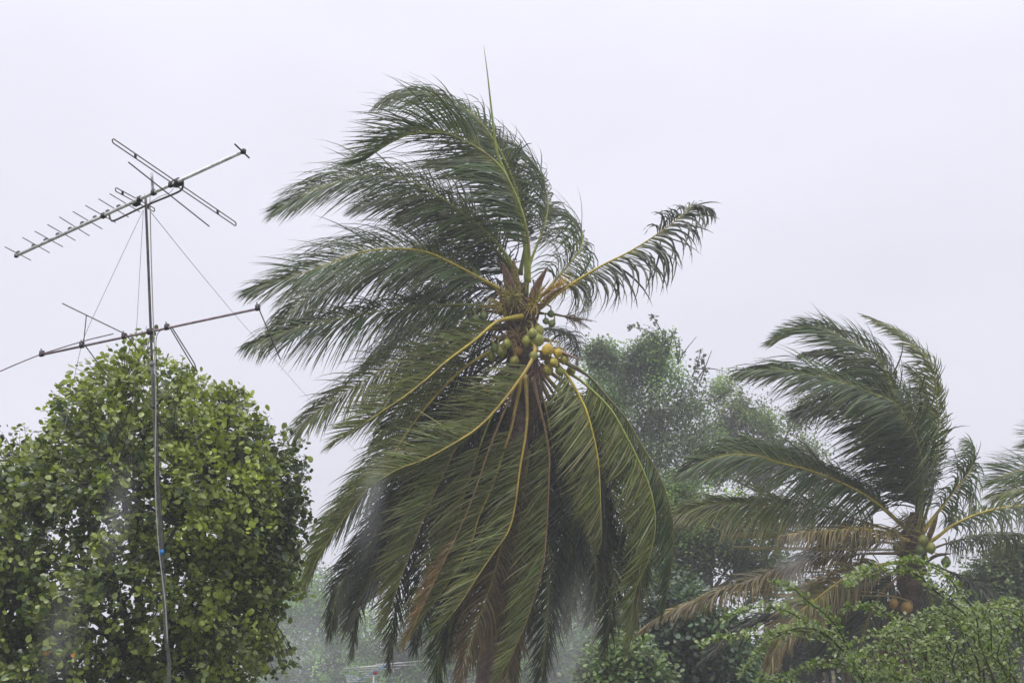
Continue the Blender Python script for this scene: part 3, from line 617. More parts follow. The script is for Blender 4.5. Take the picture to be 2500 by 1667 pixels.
def far_tree(name, label, cat, d, lobes, tint, leaf, per, seed, group=None, gap=0.0, wind=0.5, vary=0.35, rounded=False, depth=0.8, tint2=None, trunk_tint=(0.10, 0.085, 0.07), trunk=True):
    """a tree beyond the palms: crown lobes of leaf clusters on limbs that grow from one trunk"""
    r = np.random.default_rng(seed)
    C = np.array([P(u, v, d + dz) for (u, v, rp, dz) in lobes]); R = np.array([rp * d / F for (_, _, rp, _) in lobes])
    low = C[:, 2].min()
    base = np.array([C[:, 0].mean(), C[:, 1].mean(), 0.0])
    root = thing(name, label, cat, base, group)
    tr = MB()
    fork = np.array([base[0], base[1], max(0.5, low - R.max() * 0.6)])
    tr.tube(spline([base, base * 0.5 + fork * 0.5 + np.array([0.1, 0, 0]), fork], 8)[0], np.linspace(0.012, 0.006, 8) * (C[:, 2].max()), 8, trunk_tint)
    lb = MB()
    F_ = MB()
    for c, R_ in zip(C, R):
        mid = fork * 0.4 + c * 0.6 + r.normal(0, 0.2, 3)
        lb.tube(spline([fork, mid, c], 9)[0], np.linspace(0.09, 0.035, 9) * (0.6 + R_ * 0.15), 6, trunk_tint)
        # cluster centres: on a bumpy shell, fewer inside
        nc = max(10, int(per * 1.0))
        u = nrm(r.normal(size=(nc, 3))); rad = R_ * (0.25 + 0.8 * r.random(nc) ** 0.55)
        rad *= 1 + 0.22 * noise3(u, seed + 3, 2.6)
        cc = c + u * rad[:, None] * np.array([1, depth, 0.92])
        if gap: 
            keep = noise3(cc, seed + 9, 2.2 / max(R_, 0.3)) > -1.2 + gap
            cc = cc[keep]; u = u[keep]
        for e in cc[:: max(1, len(cc) // 14)]:
            st = c + (e - c) * 0.1
            lb.tube(spline([st, (st + e) / 2 + r.normal(0, 0.08, 3), e], 5)[0], np.linspace(0.03, 0.01, 5) * (0.7 + R_ * 0.2), 4, trunk_tint)
        k = 44
        clr = leaf * 2.3
        pos = (cc[:, None, :] + r.normal(0, clr, (len(cc), k, 3))).reshape(-1, 3)
        out = np.repeat(u, k, 0)
        dd = nrm(out * 0.6 + r.normal(0, 0.6, pos.shape) + np.array([-wind, 0, -0.15]))
        hn = nrm(np.array([0, -0.2, 1.0]) + 0.5 * out + r.normal(0, 0.45, pos.shape))
        L = leaf * 1.2 * (0.7 + 0.6 * r.random(len(pos))); Wd = L * 0.38
        v, q, t, kk = leaf_array(pos, dd, hn, L, Wd, r, rounded)
        cl = 1 + vary * np.clip(noise3(pos, seed + 5, 1.6 / max(R_, 0.3)), -1, 1)
        base_c = np.asarray(tint)[None] * np.ones((len(pos), 1))
        if tint2 is not None:
            mixf = np.clip(0.5 + 1.1 * noise3(pos, seed + 21, 1.1), 0, 1)[:, None]
            base_c = base_c * (1 - mixf) + np.asarray(tint2)[None] * mixf
        cl = cl * np.repeat(np.clip(1 + r.normal(0, 0.25, len(cc)), 0.5, 1.6), k)
        col = base_c * (cl * (0.75 + 0.5 * r.random(len(pos))))[:, None] * (1 + 0.08 * r.normal(size=(len(pos), 3)) * np.array([1, 0.4, 0.6]))
        F_.add(v, q, t, np.repeat(np.clip(col, 0.008, 0.8), kk, 0))
    tr.build("trunk", M_BARK, root, base)
    lb.build("limb", M_BARK, root, base)
    tag(F_.build("foliage", M_FAR if not rounded else M_LEAF, root, base), kind="stuff")
    return root

def twigs(root, origin, d, sprays, tint, leaf, seed, bare=False):
    """wispy twigs standing out of a crown"""
    r = np.random.default_rng(seed)
    for px in sprays:
        q, arc = spline([P(u, v, d) for u, v in px], 14)
        b = MB(); b.tube(q, np.linspace(0.032, 0.010, 14), 4, (0.12, 0.095, 0.08))
        tw = b.build("twig", M_BARK, root, origin)
        if not bare:
            n = int(arc / 0.045); s = r.random(n) ** 0.7
            pos = np.stack([np.interp(s, np.linspace(0, 1, 14), q[:, k]) for k in range(3)], 1) + r.normal(0, 0.11, (n, 3)) * (1.3 - s)[:, None]
            dd = nrm(r.normal(0, 0.7, (n, 3)) + np.array([-0.4, 0, 0.1])); hn = nrm(np.array([0, -0.3, 1]) + r.normal(0, 0.5, (n, 3)))
            L = leaf * (0.7 + 0.6 * r.random(n))
            v, qd, t, kk = leaf_array(pos, dd, hn, L, L * 0.35, r, False)
            f = MB(); f.add(v, qd, t, np.repeat(np.asarray(tint)[None] * (0.7 + 0.6 * r.random((n, 1))), kk, 0))
            tag(f.build("foliage", M_FAR, tw, origin), kind="stuff")

t1 = far_tree("vine_covered_tree", "tall tree smothered in vines between the big palm and the right palm", "tree", 56,
    [(1500, 905, 62, 0), (1585, 900, 62, .5), (1555, 985, 95, 0), (1480, 985, 65, .4), (1655, 985, 70, .2), (1620, 1075, 95, -.3), (1530, 1100, 85, 0), (1690, 1085, 62, .3), (1590, 860, 45, .2), (1470, 870, 35, .2), (1600, 1180, 80, 0), (1700, 1170, 60, 0.4)],
    (0.24, 0.35, 0.085), 0.10, 80, 31, vary=0.4, gap=0.35, tint2=(0.14, 0.19, 0.085))
o1 = np.array(t1.location)
twigs(t1, o1, 55.7, [[(1612, 880), (1618, 820), (1590, 765)], [(1615, 850), (1590, 812), (1535, 795)], [(1625, 880), (1640, 830), (1641, 812)], [(1655, 890), (1660, 850), (1658, 828)], [(1480, 880), (1475, 845), (1468, 832)], [(1455, 900), (1445, 880), (1448, 865)], [(1700, 930), (1720, 895), (1712, 870)], [(1690, 920), (1705, 880), (1712, 850)]], (0.07, 0.095, 0.04), 0.19, 5)
twigs(t1, o1, 55.5, [[(1655, 890), (1670, 860), (1700, 822)], [(1710, 930), (1728, 880), (1738, 855)], [(1700, 900), (1740, 900), (1775, 908)], [(1655, 880), (1650, 840), (1642, 800)]], (0, 0, 0), 0.1, 6, True)
far_tree("spreading_tree", "thin crowned tree with sky showing through, left of the right palm", "tree", 64,
    [(1765, 965, 46, 0), (1825, 995, 50, .6), (1880, 1030, 50, 0), (1905, 1095, 55, .5), (1795, 1050, 52, 0), (1960, 1115, 48, .6), (1860, 1130, 55, 0), (1950, 1010, 40, .4), (1800, 1130, 55, 0), (1990, 1170, 50, 0), (1740, 1060, 50, .3), (1750, 1140, 55, .3)],
    (0.17, 0.225, 0.075), 0.105, 55, 33, gap=0.85, vary=0.35, tint2=(0.13, 0.135, 0.09))
far_tree("leafy_tree", "fresh green tree crown low behind the right palm's leftmost fronds", "tree", 42,
    [(1645, 1215, 52, 0), (1690, 1270, 62, 0), (1630, 1310, 58, .4), (1730, 1330, 55, 0), (1690, 1370, 60, .3), (1620, 1400, 50, 0.2), (1775, 1260, 60, .4), (1810, 1340, 70, 1), (1860, 1400, 75, .6), (1880, 1280, 70, 1.2)],
    (0.18, 0.26, 0.07), 0.085, 80, 34, gap=0.2, tint2=(0.08, 0.12, 0.045))
far_tree("leafy_tree", "dull green tree right behind the big palm's hanging right fronds", "tree", 75,
    [(1385, 1190, 75, 0), (1440, 1290, 90, .5), (1375, 1350, 90, 0), (1490, 1390, 90, .4), (1560, 1310, 75, 0), (1420, 1450, 90, .2)],
    (0.2, 0.3, 0.08), 0.14, 75, 35, gap=0.3, tint2=(0.08, 0.09, 0.055))
far_tree("broadleaf_shrub", "dark green bush below the right palm's brown frond", "bush", 33,
    [(1600, 1560, 90, 0), (1690, 1590, 90, .4), (1650, 1500, 62, 0), (1780, 1625, 85, .3), (1610, 1650, 95, 0), (1720, 1680, 100, 0), (1745, 1560, 45, 0)],
    (0.075, 0.125, 0.05), 0.11, 65, 36, rounded=True, vary=0.35, tint2=(0.05, 0.08, 0.04))
far_tree("broadleaf_shrub", "bright green bush at the bottom between the big palm and the dark bush", "bush", 29,
    [(1515, 1615, 42, 0), (1560, 1655, 48, .2), (1480, 1665, 45, 0), (1520, 1690, 60, 0)],
    (0.12, 0.17, 0.052), 0.095, 60, 37, rounded=True)
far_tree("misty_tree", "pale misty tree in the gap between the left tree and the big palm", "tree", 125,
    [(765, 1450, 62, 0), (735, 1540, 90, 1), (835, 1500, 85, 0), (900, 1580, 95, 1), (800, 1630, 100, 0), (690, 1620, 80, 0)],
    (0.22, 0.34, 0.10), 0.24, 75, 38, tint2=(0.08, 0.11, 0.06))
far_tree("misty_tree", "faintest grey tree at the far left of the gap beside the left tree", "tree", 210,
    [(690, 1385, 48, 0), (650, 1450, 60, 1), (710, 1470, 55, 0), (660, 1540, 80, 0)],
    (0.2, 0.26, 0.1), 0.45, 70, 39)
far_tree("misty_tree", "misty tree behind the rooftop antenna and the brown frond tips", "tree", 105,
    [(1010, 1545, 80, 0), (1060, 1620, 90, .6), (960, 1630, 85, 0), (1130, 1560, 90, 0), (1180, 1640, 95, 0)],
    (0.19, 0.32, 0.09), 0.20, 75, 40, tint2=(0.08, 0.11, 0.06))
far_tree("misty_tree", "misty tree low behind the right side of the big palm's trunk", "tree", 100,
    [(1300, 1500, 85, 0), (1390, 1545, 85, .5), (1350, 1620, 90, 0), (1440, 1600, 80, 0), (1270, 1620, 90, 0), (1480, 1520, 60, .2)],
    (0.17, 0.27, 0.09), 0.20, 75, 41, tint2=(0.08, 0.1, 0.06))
far_tree("leafy_tree", "dark leafy tree at the right edge below the reaching fronds", "tree", 40,
    [(2450, 1395, 42, 0), (2395, 1425, 40, .3), (2500, 1440, 55, 0), (2485, 1360, 36, 0), (2440, 1480, 60, 0), (2550, 1420, 60, 0), (2520, 1520, 70, 0)],
    (0.10, 0.14, 0.05), 0.10, 90, 42, gap=0.6)
far_tree("leafy_tree", "shaded tree behind the right palm's trunk", "tree", 44,
    [(1960, 1590, 90, 0), (2070, 1560, 95, .4), (2180, 1590, 95, 0), (2300, 1580, 95, .4), (2010, 1490, 65, 0), (2400, 1590, 90, 0), (2250, 1500, 60, 0), (1900, 1660, 80, 0)],
    (0.05, 0.072, 0.038), 0.13, 100, 43)

# ------------------------------------------------------------------ the round tree at the left
D4 = 17.0
px_m = D4 / F
c4 = P(345, 1350, D4)
base4 = np.array([P(375, 1667, D4)[0], P(375, 1667, D4)[1], 0.0])
tree = thing("broadleaf_tree", "dense round tree with glossy rounded leaves at the left behind the antenna mast", "tree", base4)
r4 = np.random.default_rng(44)
# crown outline: (angle from +x, radius px) measured from (345, 1350)
OUT = np.array([(-90, 520), (-60, 470), (-34, 440), (-23, 370), (-8, 360), (5, 398), (13, 405), (26, 430), (42, 446), (50, 446), (62, 440), (73, 440), (82, 490), (90, 505), (96, 480), (103, 450), (114, 432), (126, 430), (138, 432), (155, 440), (180, 460), (210, 500), (240, 520), (270, 520)], float)
def crown_r(ang):
    a = np.degrees(ang); a = np.where(a < -90, a + 360, a)
    return np.interp(a, OUT[:, 0], OUT[:, 1]) * px_m
def crown_pts(n, lo, hi, seed, p=0.6):
    r = np.random.default_rng(seed)
    u = nrm(r.normal(size=(n, 3)))
    ang = np.arctan2(u[:, 2], u[:, 0])
    R = crown_r(ang)
    rad = lo + (hi - lo) * r.random(n) ** p
    bump = 1 + 0.085 * noise3(u, 77, 5.0) + 0.05 * noise3(u, 78, 11.0)
    return c4 + u * (R * rad * bump)[:, None] * np.array([1, 0.85, 1]), u
fork = P(380, 1760, D4)
tb = MB()
tb.tube(spline([base4, base4 * 0.5 + fork * 0.5, fork], 10)[0], np.linspace(0.24, 0.17, 10), 10, (0.075, 0.065, 0.06))
tb.build("trunk", M_BARK, tree, base4)
BT = (0.055, 0.048, 0.046)
limb_end, _ = crown_pts(13, 0.5, 0.66, 3)
limb_end[:, 2] = np.maximum(limb_end[:, 2], c4[2] - 0.9)
limb_q = []
for e in limb_end:
    mid = fork * 0.5 + e * 0.5 + np.array([0, 0, 0.25]) + r4.normal(0, 0.12, 3)
    q, _ = spline([fork, mid, e], 20); limb_q.append(q)
    b = MB(); b.tube(q, np.linspace(0.062, 0.022, 20), 7, BT)
    b.build("limb", M_BARK, tree, base4)
LQ = np.vstack([q[6:] for q in limb_q])
br_end, _ = crown_pts(130, 0.68, 0.9, 4)
bb = MB(); BQ = []
for e in br_end:
    dist = np.linalg.norm(LQ - e, axis=1) + np.abs(r4.normal(0, 0.15, len(LQ)))
    st = LQ[np.argmin(dist)]
    q, _ = spline([st, (st + e) / 2 + r4.normal(0, 0.07, 3) + np.array([0, 0, 0.06]), e], 10); BQ.append(q)
    bb.tube(q, np.linspace(0.022, 0.009, 10), 5, BT)
BQ = np.vstack([q[3:] for q in BQ])
NT = 5200
tw_end, tw_u = crown_pts(NT, 0.5, 1.04, 6, 0.55)
keep = noise3(tw_end, 15, 4.6) > -0.75
tw_end, tw_u = tw_end[keep], tw_u[keep]
pos, dirs, tint_i = [], [], []
for e, u in zip(tw_end, tw_u):
    st = BQ[np.argmin(np.linalg.norm(BQ - e, axis=1))]
    q, arc = spline([st, (st + e) / 2 + r4.normal(0, 0.04, 3), e], 7)
    bb.tube(q, np.linspace(0.007, 0.003, 7), 3, BT)
    k = r4.integers(10, 19)
    s = 1 - 0.6 * r4.random(k) ** 2.0
    pp = np.stack([np.interp(s * 6, np.arange(7), q[:, a]) for a in range(3)], 1)
    ax = nrm(q[-1] - q[-2])
    d = nrm(ax * 0.55 + r4.normal(0, 0.65, (k, 3)) + np.array([-0.6, 0, 0.1]))
    pos.append(pp + r4.normal(0, 0.035, (k, 3))); dirs.append(d)
    tint_i.append(np.full(k, r4.normal(0, 0.22)))
tag(bb.build("twigs", M_BARK, tree, base4), kind="stuff").name = "twig_tangle"
pos, dirs, tint_i = np.vstack(pos), np.vstack(dirs), np.concatenate(tint_i)
nL = len(pos)
outw = nrm(pos - c4)
hn = nrm(np.array([0, -0.15, 0.9]) + 0.3 * outw + r4.normal(0, 0.6, (nL, 3)))
LL = 0.072 * (0.55 + 0.8 * r4.random(nL))
patch = noise3(pos, 91, 1.6)
young_lit = np.clip(0.42 + 0.4 * patch + 1.4 * tint_i + r4.normal(0, 0.2, nL), 0, 1)[:, None]
colr = (1 - young_lit) * np.array([0.045, 0.072, 0.024]) + young_lit * np.array([0.29, 0.34, 0.065])  # pale and dark leaf pigment also imitates highlights and shadows in the crown
colr *= (0.8 + 0.4 * r4.random((nL, 1)))
# the 300 leaves nearest the lens inside the picture are objects of their own
rel = pos - CAMP
dep = rel @ FWD
uu = 1250 + F * (rel @ RGT) / dep; vv = 833.5 - F * (rel @ UPV) / dep
inside = (uu > 10) & (uu < 780) & (vv > 830) & (vv < 1660)
order = np.argsort(np.where(inside, dep, 1e9))
single = order[:900][::3][:300]
rest = np.setdiff1d(np.arange(nL), single)
v, q, t, kk = leaf_array(pos[rest], dirs[rest], hn[rest], LL[rest], LL[rest] * 0.40, r4)
fb = MB(); fb.add(v, q, t, np.repeat(colr[rest], kk, 0))
tag(fb.build("foliage", M_LEAF, tree, base4), kind="stuff")
protos = []
for c in [(0.085, 0.125, 0.036), (0.13, 0.175, 0.042), (0.20, 0.25, 0.055), (0.28, 0.33, 0.065), (0.10, 0.145, 0.04), (0.62, 0.22, 0.02)]:
    v, q, t, kk = leaf_array(np.zeros((1, 3)), np.array([[1.0, 0, 0]]), np.array([[0, 0, 1.0]]), np.ones(1), np.full(1, 0.40), r4)
    m_ = MB(); m_.add(v, q, t, c); protos.append(m_.mesh("leaf", M_LEAF))
for k, i in enumerate(single):
    o = bpy.data.objects.new("leaf", protos[5 if k in (40, 150, 260) else int(r4.integers(0, 5))])
    if k in (40, 150, 260): o["label"] = "withered orange leaf"
    COL.objects.link(o); o.parent = tree
    x = dirs[i]; y = -nrm(np.cross(x, hn[i])); z = np.cross(x, y)
    mat = Matrix(((x[0], y[0], z[0], 0), (x[1], y[1], z[1], 0), (x[2], y[2], z[2], 0), (0, 0, 0, 1)))
    o.matrix_basis = Matrix.Translation(Vector(pos[i] - base4)) @ mat @ Matrix.Scale(float(LL[i]) * 1.05, 4)

# ------------------------------------------------------------------ antenna mast, its two antennas and guy wires
D5 = 12.0
mb_ = np.array([P(418, 1800, D5)[0], P(418, 1800, D5)[1], 0.0])
mast = thing("antenna_mast", "slender grey pole at the left carrying two television antennas, leaning left", "mast", mb_)
GREY, STEEL, BLK, RUST = (0.36, 0.34, 0.35), (0.50, 0.49, 0.50), (0.03, 0.03, 0.035), (0.19, 0.13, 0.13)
mp_px = [(355, 474), (361, 620), (367, 777), (371, 890)]
b = MB(); b.tube(spline([P(u, v, D5) for u, v in mp_px], 16)[0], 0.0115, 10, (0.16, 0.14, 0.145)); b.build("upper_pole", M_METAL, mast, mb_)
low = [P(u, v, D5) for u, v in [(370.5, 880), (377, 1006), (384.5, 1176), (395, 1337), (400, 1439), (407, 1576), (412, 1667)]]
b = MB(); b.tube(spline(low + [low[-1] * 0.5 + mb_ * 0.5, mb_], 40)[0], 0.0155, 10, (0.15, 0.145, 0.14)); b.build("lower_pole", M_METAL, mast, mb_)
b = MB(); b.tube(spline([P(u, v, D5 - 0.02) for u, v in [(370, 422), (372, 450), (374, 475)]], 4)[0], 0.012, 8, STEEL); b.build("pole_stub", M_METAL, mast, mb_)
def ring(px0, px1, rad, tint, name, mat):
    b = MB(); b.tube(np.array([P(*px0, D5), P(*px1, D5)]), [rad, rad], 12, tint); return b.build(name, mat, mast, mb_)
ring((395.3, 1341), (396, 1353), 0.0215, (0.02, 0.22, 0.62), "blue_tape", M_PLAST)
ring((397.6, 1384), (398.2, 1389), 0.022, BLK, "sleeve", M_PLAST)
ring((370.5, 884), (371, 892), 0.021, GREY, "collar", M_METAL)
ring((376.4, 990), (376.8, 996), 0.021, BLK, "clamp", M_DARK)
b = MB()
cab = [(366, 480), (369, 620), (374, 777), (379, 900), (380.5, 1000), (379, 1180), (387, 1330), (395, 1400), (404, 1480), (409, 1570)]
b.tube(spline([P(u, v, D5 - 0.03) for u, v in cab], 60)[0], 0.005, 6, (0.42, 0.40, 0.37)); b.build("cable", M_PLAST, mast, mb_)
b = MB()
cab = [(392, 806), (386, 812), (381, 830), (382, 880), (385, 950), (386, 1050), (388, 1150), (399, 1300), (402, 1400)]
b.tube(spline([P(u, v, D5 - 0.02) for u, v in cab], 60)[0], 0.0035, 6, BLK); b.build("cable", M_PLAST, mast, mb_)

def boom_pt(t, A, Bv): return A + (Bv - A) * t
# upper antenna: boom from its far left end to its near right end
A0, A1 = P(40, 624, D5 + 0.60), P(594, 370, D5 - 0.62)
loc_u = P(355, 480, D5)
ant = thing("television_antenna", "long toothed antenna tilted at the top of the mast with a long looped dipole", "antenna", loc_u, "antennas on the mast")
bd = nrm(A1 - A0)
b = MB(); b.tube(np.array([A0, A1]), [0.0155, 0.0155], 8, (0.80, 0.79, 0.80)); b.build("boom", M_METAL, ant, loc_u)
def el(pxa, pxb, dda, ddb, rad, name="element", tint=RUST):
    b = MB(); b.rod(P(*pxa, D5 + dda), P(*pxb, D5 + ddb), rad, 6, tint); return b.build(name, M_DARK, ant, loc_u)
s3 = 3.267
def k1(x, y): return (x / s3, 300 + y / s3)
for (xa, ya, xb, yb, bx) in [(40, 990, 245, 1095, 145), (180, 915, 395, 1035, 280), (278, 865, 500, 988, 383), (380, 812, 600, 937, 487), (475, 752, 712, 900, 590), (582, 708, 815, 846, 693), (683, 660, 920, 795, 797), (788, 608, 1025, 752, 902), (877, 567, 1115, 710, 990)]:
    u = bx / s3; tt = (u - 40) / 554.0
    dm = 0.60 - 1.22 * tt
    ua, va = k1(xa, ya); ub, vb = k1(xb, yb)
    el((ua, va), (ub, vb), dm - 0.33, dm + 0.33, 0.0045)
    c = boom_pt(tt, A0, A1)
    b = MB(); b.box(c + np.array([0, 0, 0.012]), bd * 0.014, nrm(np.cross(bd, (0, 0, 1))) * 0.011, np.array([0, 0, 0.02]), BLK); b.build("clip", M_PLAST, ant, loc_u)
el(k1(1025, 315), k1(1668, 825), -0.85, 0.75, 0.006, "reflector")
def loop(p4, name, rad):
    b = MB(); b.tube(np.vstack([spline(p4, 60)[0]]), rad, 6, RUST); return b.build(name, M_DARK, ant, loc_u)
def folded(pa, pb, dda, ddb, off, rad, name):
    a0, b0 = P(*pa, D5 + dda), P(*pb, D5 + ddb); w = np.array([0, 0, -off]); ax = nrm(b0 - a0)
    pts = [a0, b0, b0 + ax * off * .4 + w * .2, b0 + ax * off * .5 + w * .5, b0 + ax * off * .4 + w * .8, b0 + w, a0 + w, a0 - ax * off * .4 + w * .8, a0 - ax * off * .5 + w * .5, a0 - ax * off * .4 + w * .2, a0]
    b = MB(); b.tube(np.array(pts), rad, 6, RUST); o = b.build(name, M_DARK, ant, loc_u)
    for f in (0.16, 0.84):
        c = a0 + (b0 - a0) * f; bb_ = MB(); bb_.box(c + w / 2, ax * 0.008, np.cross(ax, (0, 0, 1)) * 0.008, w * 0.55, BLK); bb_.build("spacer", M_PLAST, o, loc_u)
    return o
folded(k1(908, 130), k1(1875, 790), -0.98, 0.62, 0.035, 0.0055, "folded_dipole")
folded(k1(928, 518), k1(1228, 680), -0.40, 0.40, 0.032, 0.005, "folded_dipole")
for (x, y, sx) in [(1415, 465, 0.034), (1090, 625, 0.028)]:
    u, v = k1(x, y); tt = (u - 40) / 554.0
    b = MB(); c = P(u, v + 4, D5 + 0.6 - 1.22 * tt); b.box(c, bd * sx, nrm(np.cross(bd, (0, 0, 1))) * sx * .8, np.array([0, 0, sx * .8]), BLK); b.build("junction_box", M_PLAST, ant, loc_u)
for x, y in [(1270, 530), (1450, 445), (1160, 572), (870, 715), (1405, 435)]:
    u, v = k1(x, y); tt = (u - 40) / 554.0
    b = MB(); c = boom_pt(tt, A0, A1); b.box(c, bd * 0.02, nrm(np.cross(bd, (0, 0, 1))) * 0.017, np.array([0, 0, 0.02]), (0.06, 0.05, 0.055)); b.build("bracket", M_DARK, ant, loc_u)
br = [(870, 715, .29), (876, 760, .29), (892, 782, .28), (930, 772, .25), (1160, 662, .0), (1400, 562, -.22), (1448, 532, -.26), (1460, 500, -.27), (1456, 442, -.28)]
b = MB(); b.tube(spline([P(*k1(x, y), D5 + dz) for x, y, dz in br], 40)[0], 0.009, 8, (0.12, 0.09, 0.095)); b.build("support_bar", M_DARK, ant, loc_u)
e = A1
b = MB()
b.box(e, bd * 0.016, nrm(np.cross(bd, (0, 0, 1))) * 0.016, np.array([0, 0, 0.016]), BLK)
b.tube(np.array([e + np.array([-0.05, -0.1, 0.025]), e + np.array([0.03, 0.1, -0.02])]), [0.007, 0.007], 6, BLK)
b.build("end_cap", M_PLAST, ant, loc_u)
b = MB(); b.box(A0, bd * 0.013, nrm(np.cross(bd, (0, 0, 1))) * 0.014, np.array([0, 0, 0.016]), BLK); b.build("end_cap", M_PLAST, ant, loc_u)
b = MB(); b.tube(spline([P(*k1(x, y), D5 - .1) for x, y in [(1400, 500), (1350, 560), (1270, 590), (1180, 650), (1165, 680)]], 16)[0], 0.003, 5, (0.4, 0.4, 0.42)); b.build("lead_wire", M_PLAST, ant, loc_u)

# lower antenna: a bare boom with bent rods
s2 = 2.94
def k2(x, y): return (x / s2, 700 + y / s2)
loc_l = P(367, 809, D5)
low_a = thing("television_antenna", "plain boom antenna lower on the mast with a few bent rods", "antenna", loc_l, "antennas on the mast")
L0, L1 = P(97, 867, D5 + 0.25), P(633, 753, D5 - 0.25)
ld = nrm(L1 - L0)
b = MB(); b.tube(np.array([L0, L1]), [0.011, 0.011], 8, (0.30, 0.23, 0.25)); b.build("boom", M_METAL, low_a, loc_l)
def lrod(px, dds, rad=0.005, name="rod", smooth_=False):
    pts = [P(*k2(x, y), D5 + dz) for (x, y), dz in zip(px, dds)]
    b = MB(); b.tube(spline(pts, 12)[0] if len(pts) > 2 else np.array(pts), rad, 6, RUST); return b.build(name, M_DARK, low_a, loc_l)
lrod([(448, 120), (905, 342)], [-0.7, 0.03]); lrod([(905, 342), (1000, 470)], [0.03, 0.6])
lrod([(600, 405), (620, 205)], [0.14, -0.3], 0.0045); lrod([(600, 408), (800, 675)], [0.14, 0.5])
lrod([(812, 338), (600, 390), (280, 488)], [-0.2, 0.0, 0.22]); lrod([(285, 488), (150, 542), (0, 607), (-90, 650)], [0.24, 0.1, 0.0, -0.1])
lrod([(1215, 285), (1370, 545), (1412, 605)], [-0.02, 0.5, 0.6]); lrod([(1230, 285), (1365, 500), (1400, 560), (1412, 605)], [-0.02, 0.45, 0.58, 0.6])
lrod([(1860, 162), (2012, 520)], [-0.25, 0.4])
for x, y in [(905, 340), (597, 412), (1213, 280), (1850, 150), (300, 485)]:
    b = MB(); u, v = k2(x, y); tt = (u - 97) / 536.0; c = boom_pt(tt, L0, L1) + np.array([0, 0, 0.01])
    b.box(c, ld * 0.018, nrm(np.cross(ld, (0, 0, 1))) * 0.014, np.array([0, 0, 0.024]), (0.05, 0.04, 0.045))
    b.tube(np.array([c, c + np.array([-0.01, 0, 0.045])]), [0.008, 0.005], 6, BLK); b.build("clip", M_PLAST, low_a, loc_l)
b = MB(); c = P(367, 809, D5); b.box(c, ld * 0.026, nrm(np.cross(ld, (0, 0, 1))) * 0.022, np.array([0, 0, 0.022]), (0.07, 0.05, 0.05)); b.build("bracket", M_DARK, low_a, loc_l)

WG = "guy wires of the antenna mast"
def wire(px, dds, label, rad=0.0022):
    top = P(*px[0], D5 + dds[0])
    pts = [P(u, v, D5 + dz) for (u, v), dz in zip(px, dds)]
    b = MB(); b.tube(spline(pts, 24)[0], rad, 5, (0.42, 0.42, 0.44))
    o = b.build("guy_wire", M_DARK, None, top); o.location = tuple(top)
    tag(o, label, "wire", WG)
wire([(350, 513), (290, 640), (226, 777), (203, 830), (180, 930), (150, 1100), (130, 1300)], [0, .2, .5, .6, .9, 1.2, 1.6], "thin guy wire running from the mast top down to the left")
wire([(366, 515), (475, 650), (581, 777), (629, 831), (779, 1001), (900, 1138), (1080, 1345)], [0, 4, 8, 9.5, 14, 18, 24], "thin guy wire slanting from the mast top down to the right", 0.003)
wire([(350, 513), (342, 650), (335, 777), (332, 830), (326, 1000), (318, 1200)], [0, .8, 1.6, 2.0, 3.0, 4.2], "thin guy wire hanging close along the left of the mast")

# ------------------------------------------------------------------ the small roof antenna low in the gap
D6 = 38.0
s6 = 3.92
def k6(x, y): return (650 + x / s6, 1300 + y / s6)
bx0, bx1 = P(*k6(850, 1435), D6 + .3), P(*k6(1150, 1262), D6 - .4)
rp = bx0 * 0.4 + bx1 * 0.6
rb = np.array([rp[0], rp[1], 0.0])
roof_ant = thing("roof_antenna", "small blue boom antenna with pale rods at the bottom left of the big palm", "antenna", rb)
b = MB(); b.tube(np.array([rb, rp]), [0.03, 0.022], 8, STEEL); b.build("pole", M_METAL, roof_ant, rb)
b = MB(); b.tube(np.array([bx0 - (bx1 - bx0) * .3, bx1]), [0.017, 0.017], 8, (0.15, 0.32, 0.62)); b.build("boom", M_METAL, roof_ant, rb)
b = MB(); b.tube(np.array([P(*k6(800, 1360), D6 + .3), P(*k6(842, 1440), D6 + .3)]), [0.016, 0.016], 8, (0.15, 0.32, 0.62)); b.build("boom", M_METAL, roof_ant, rb)
PALE = (0.62, 0.62, 0.60)
for xa, ya, xb, yb in [(740, 1300, 1580, 1215), (850, 1287, 1430, 1262), (850, 1302, 1280, 1300), (1050, 1258, 1300, 1240), (880, 1325, 1120, 1318), (760, 1372, 880, 1368), (765, 1390, 900, 1388), (770, 1408, 920, 1404), (780, 1425, 940, 1422), (920, 1345, 1060, 1340), (950, 1365, 1080, 1362), (930, 1385, 1050, 1384)]:
    b = MB(); b.rod(P(*k6(xa, ya), D6 - .3), P(*k6(xb, yb), D6 + .2), 0.010, 6, PALE); b.build("rod", M_METAL, roof_ant, rb)
b = MB(); b.box(P(*k6(1042, 1336), D6 - .1), (0.05, 0, 0), (0, 0.05, 0), (0, 0, 0.05), (0.5, 0.05, 0.04)); b.build("junction_box", M_PLAST, roof_ant, rb)

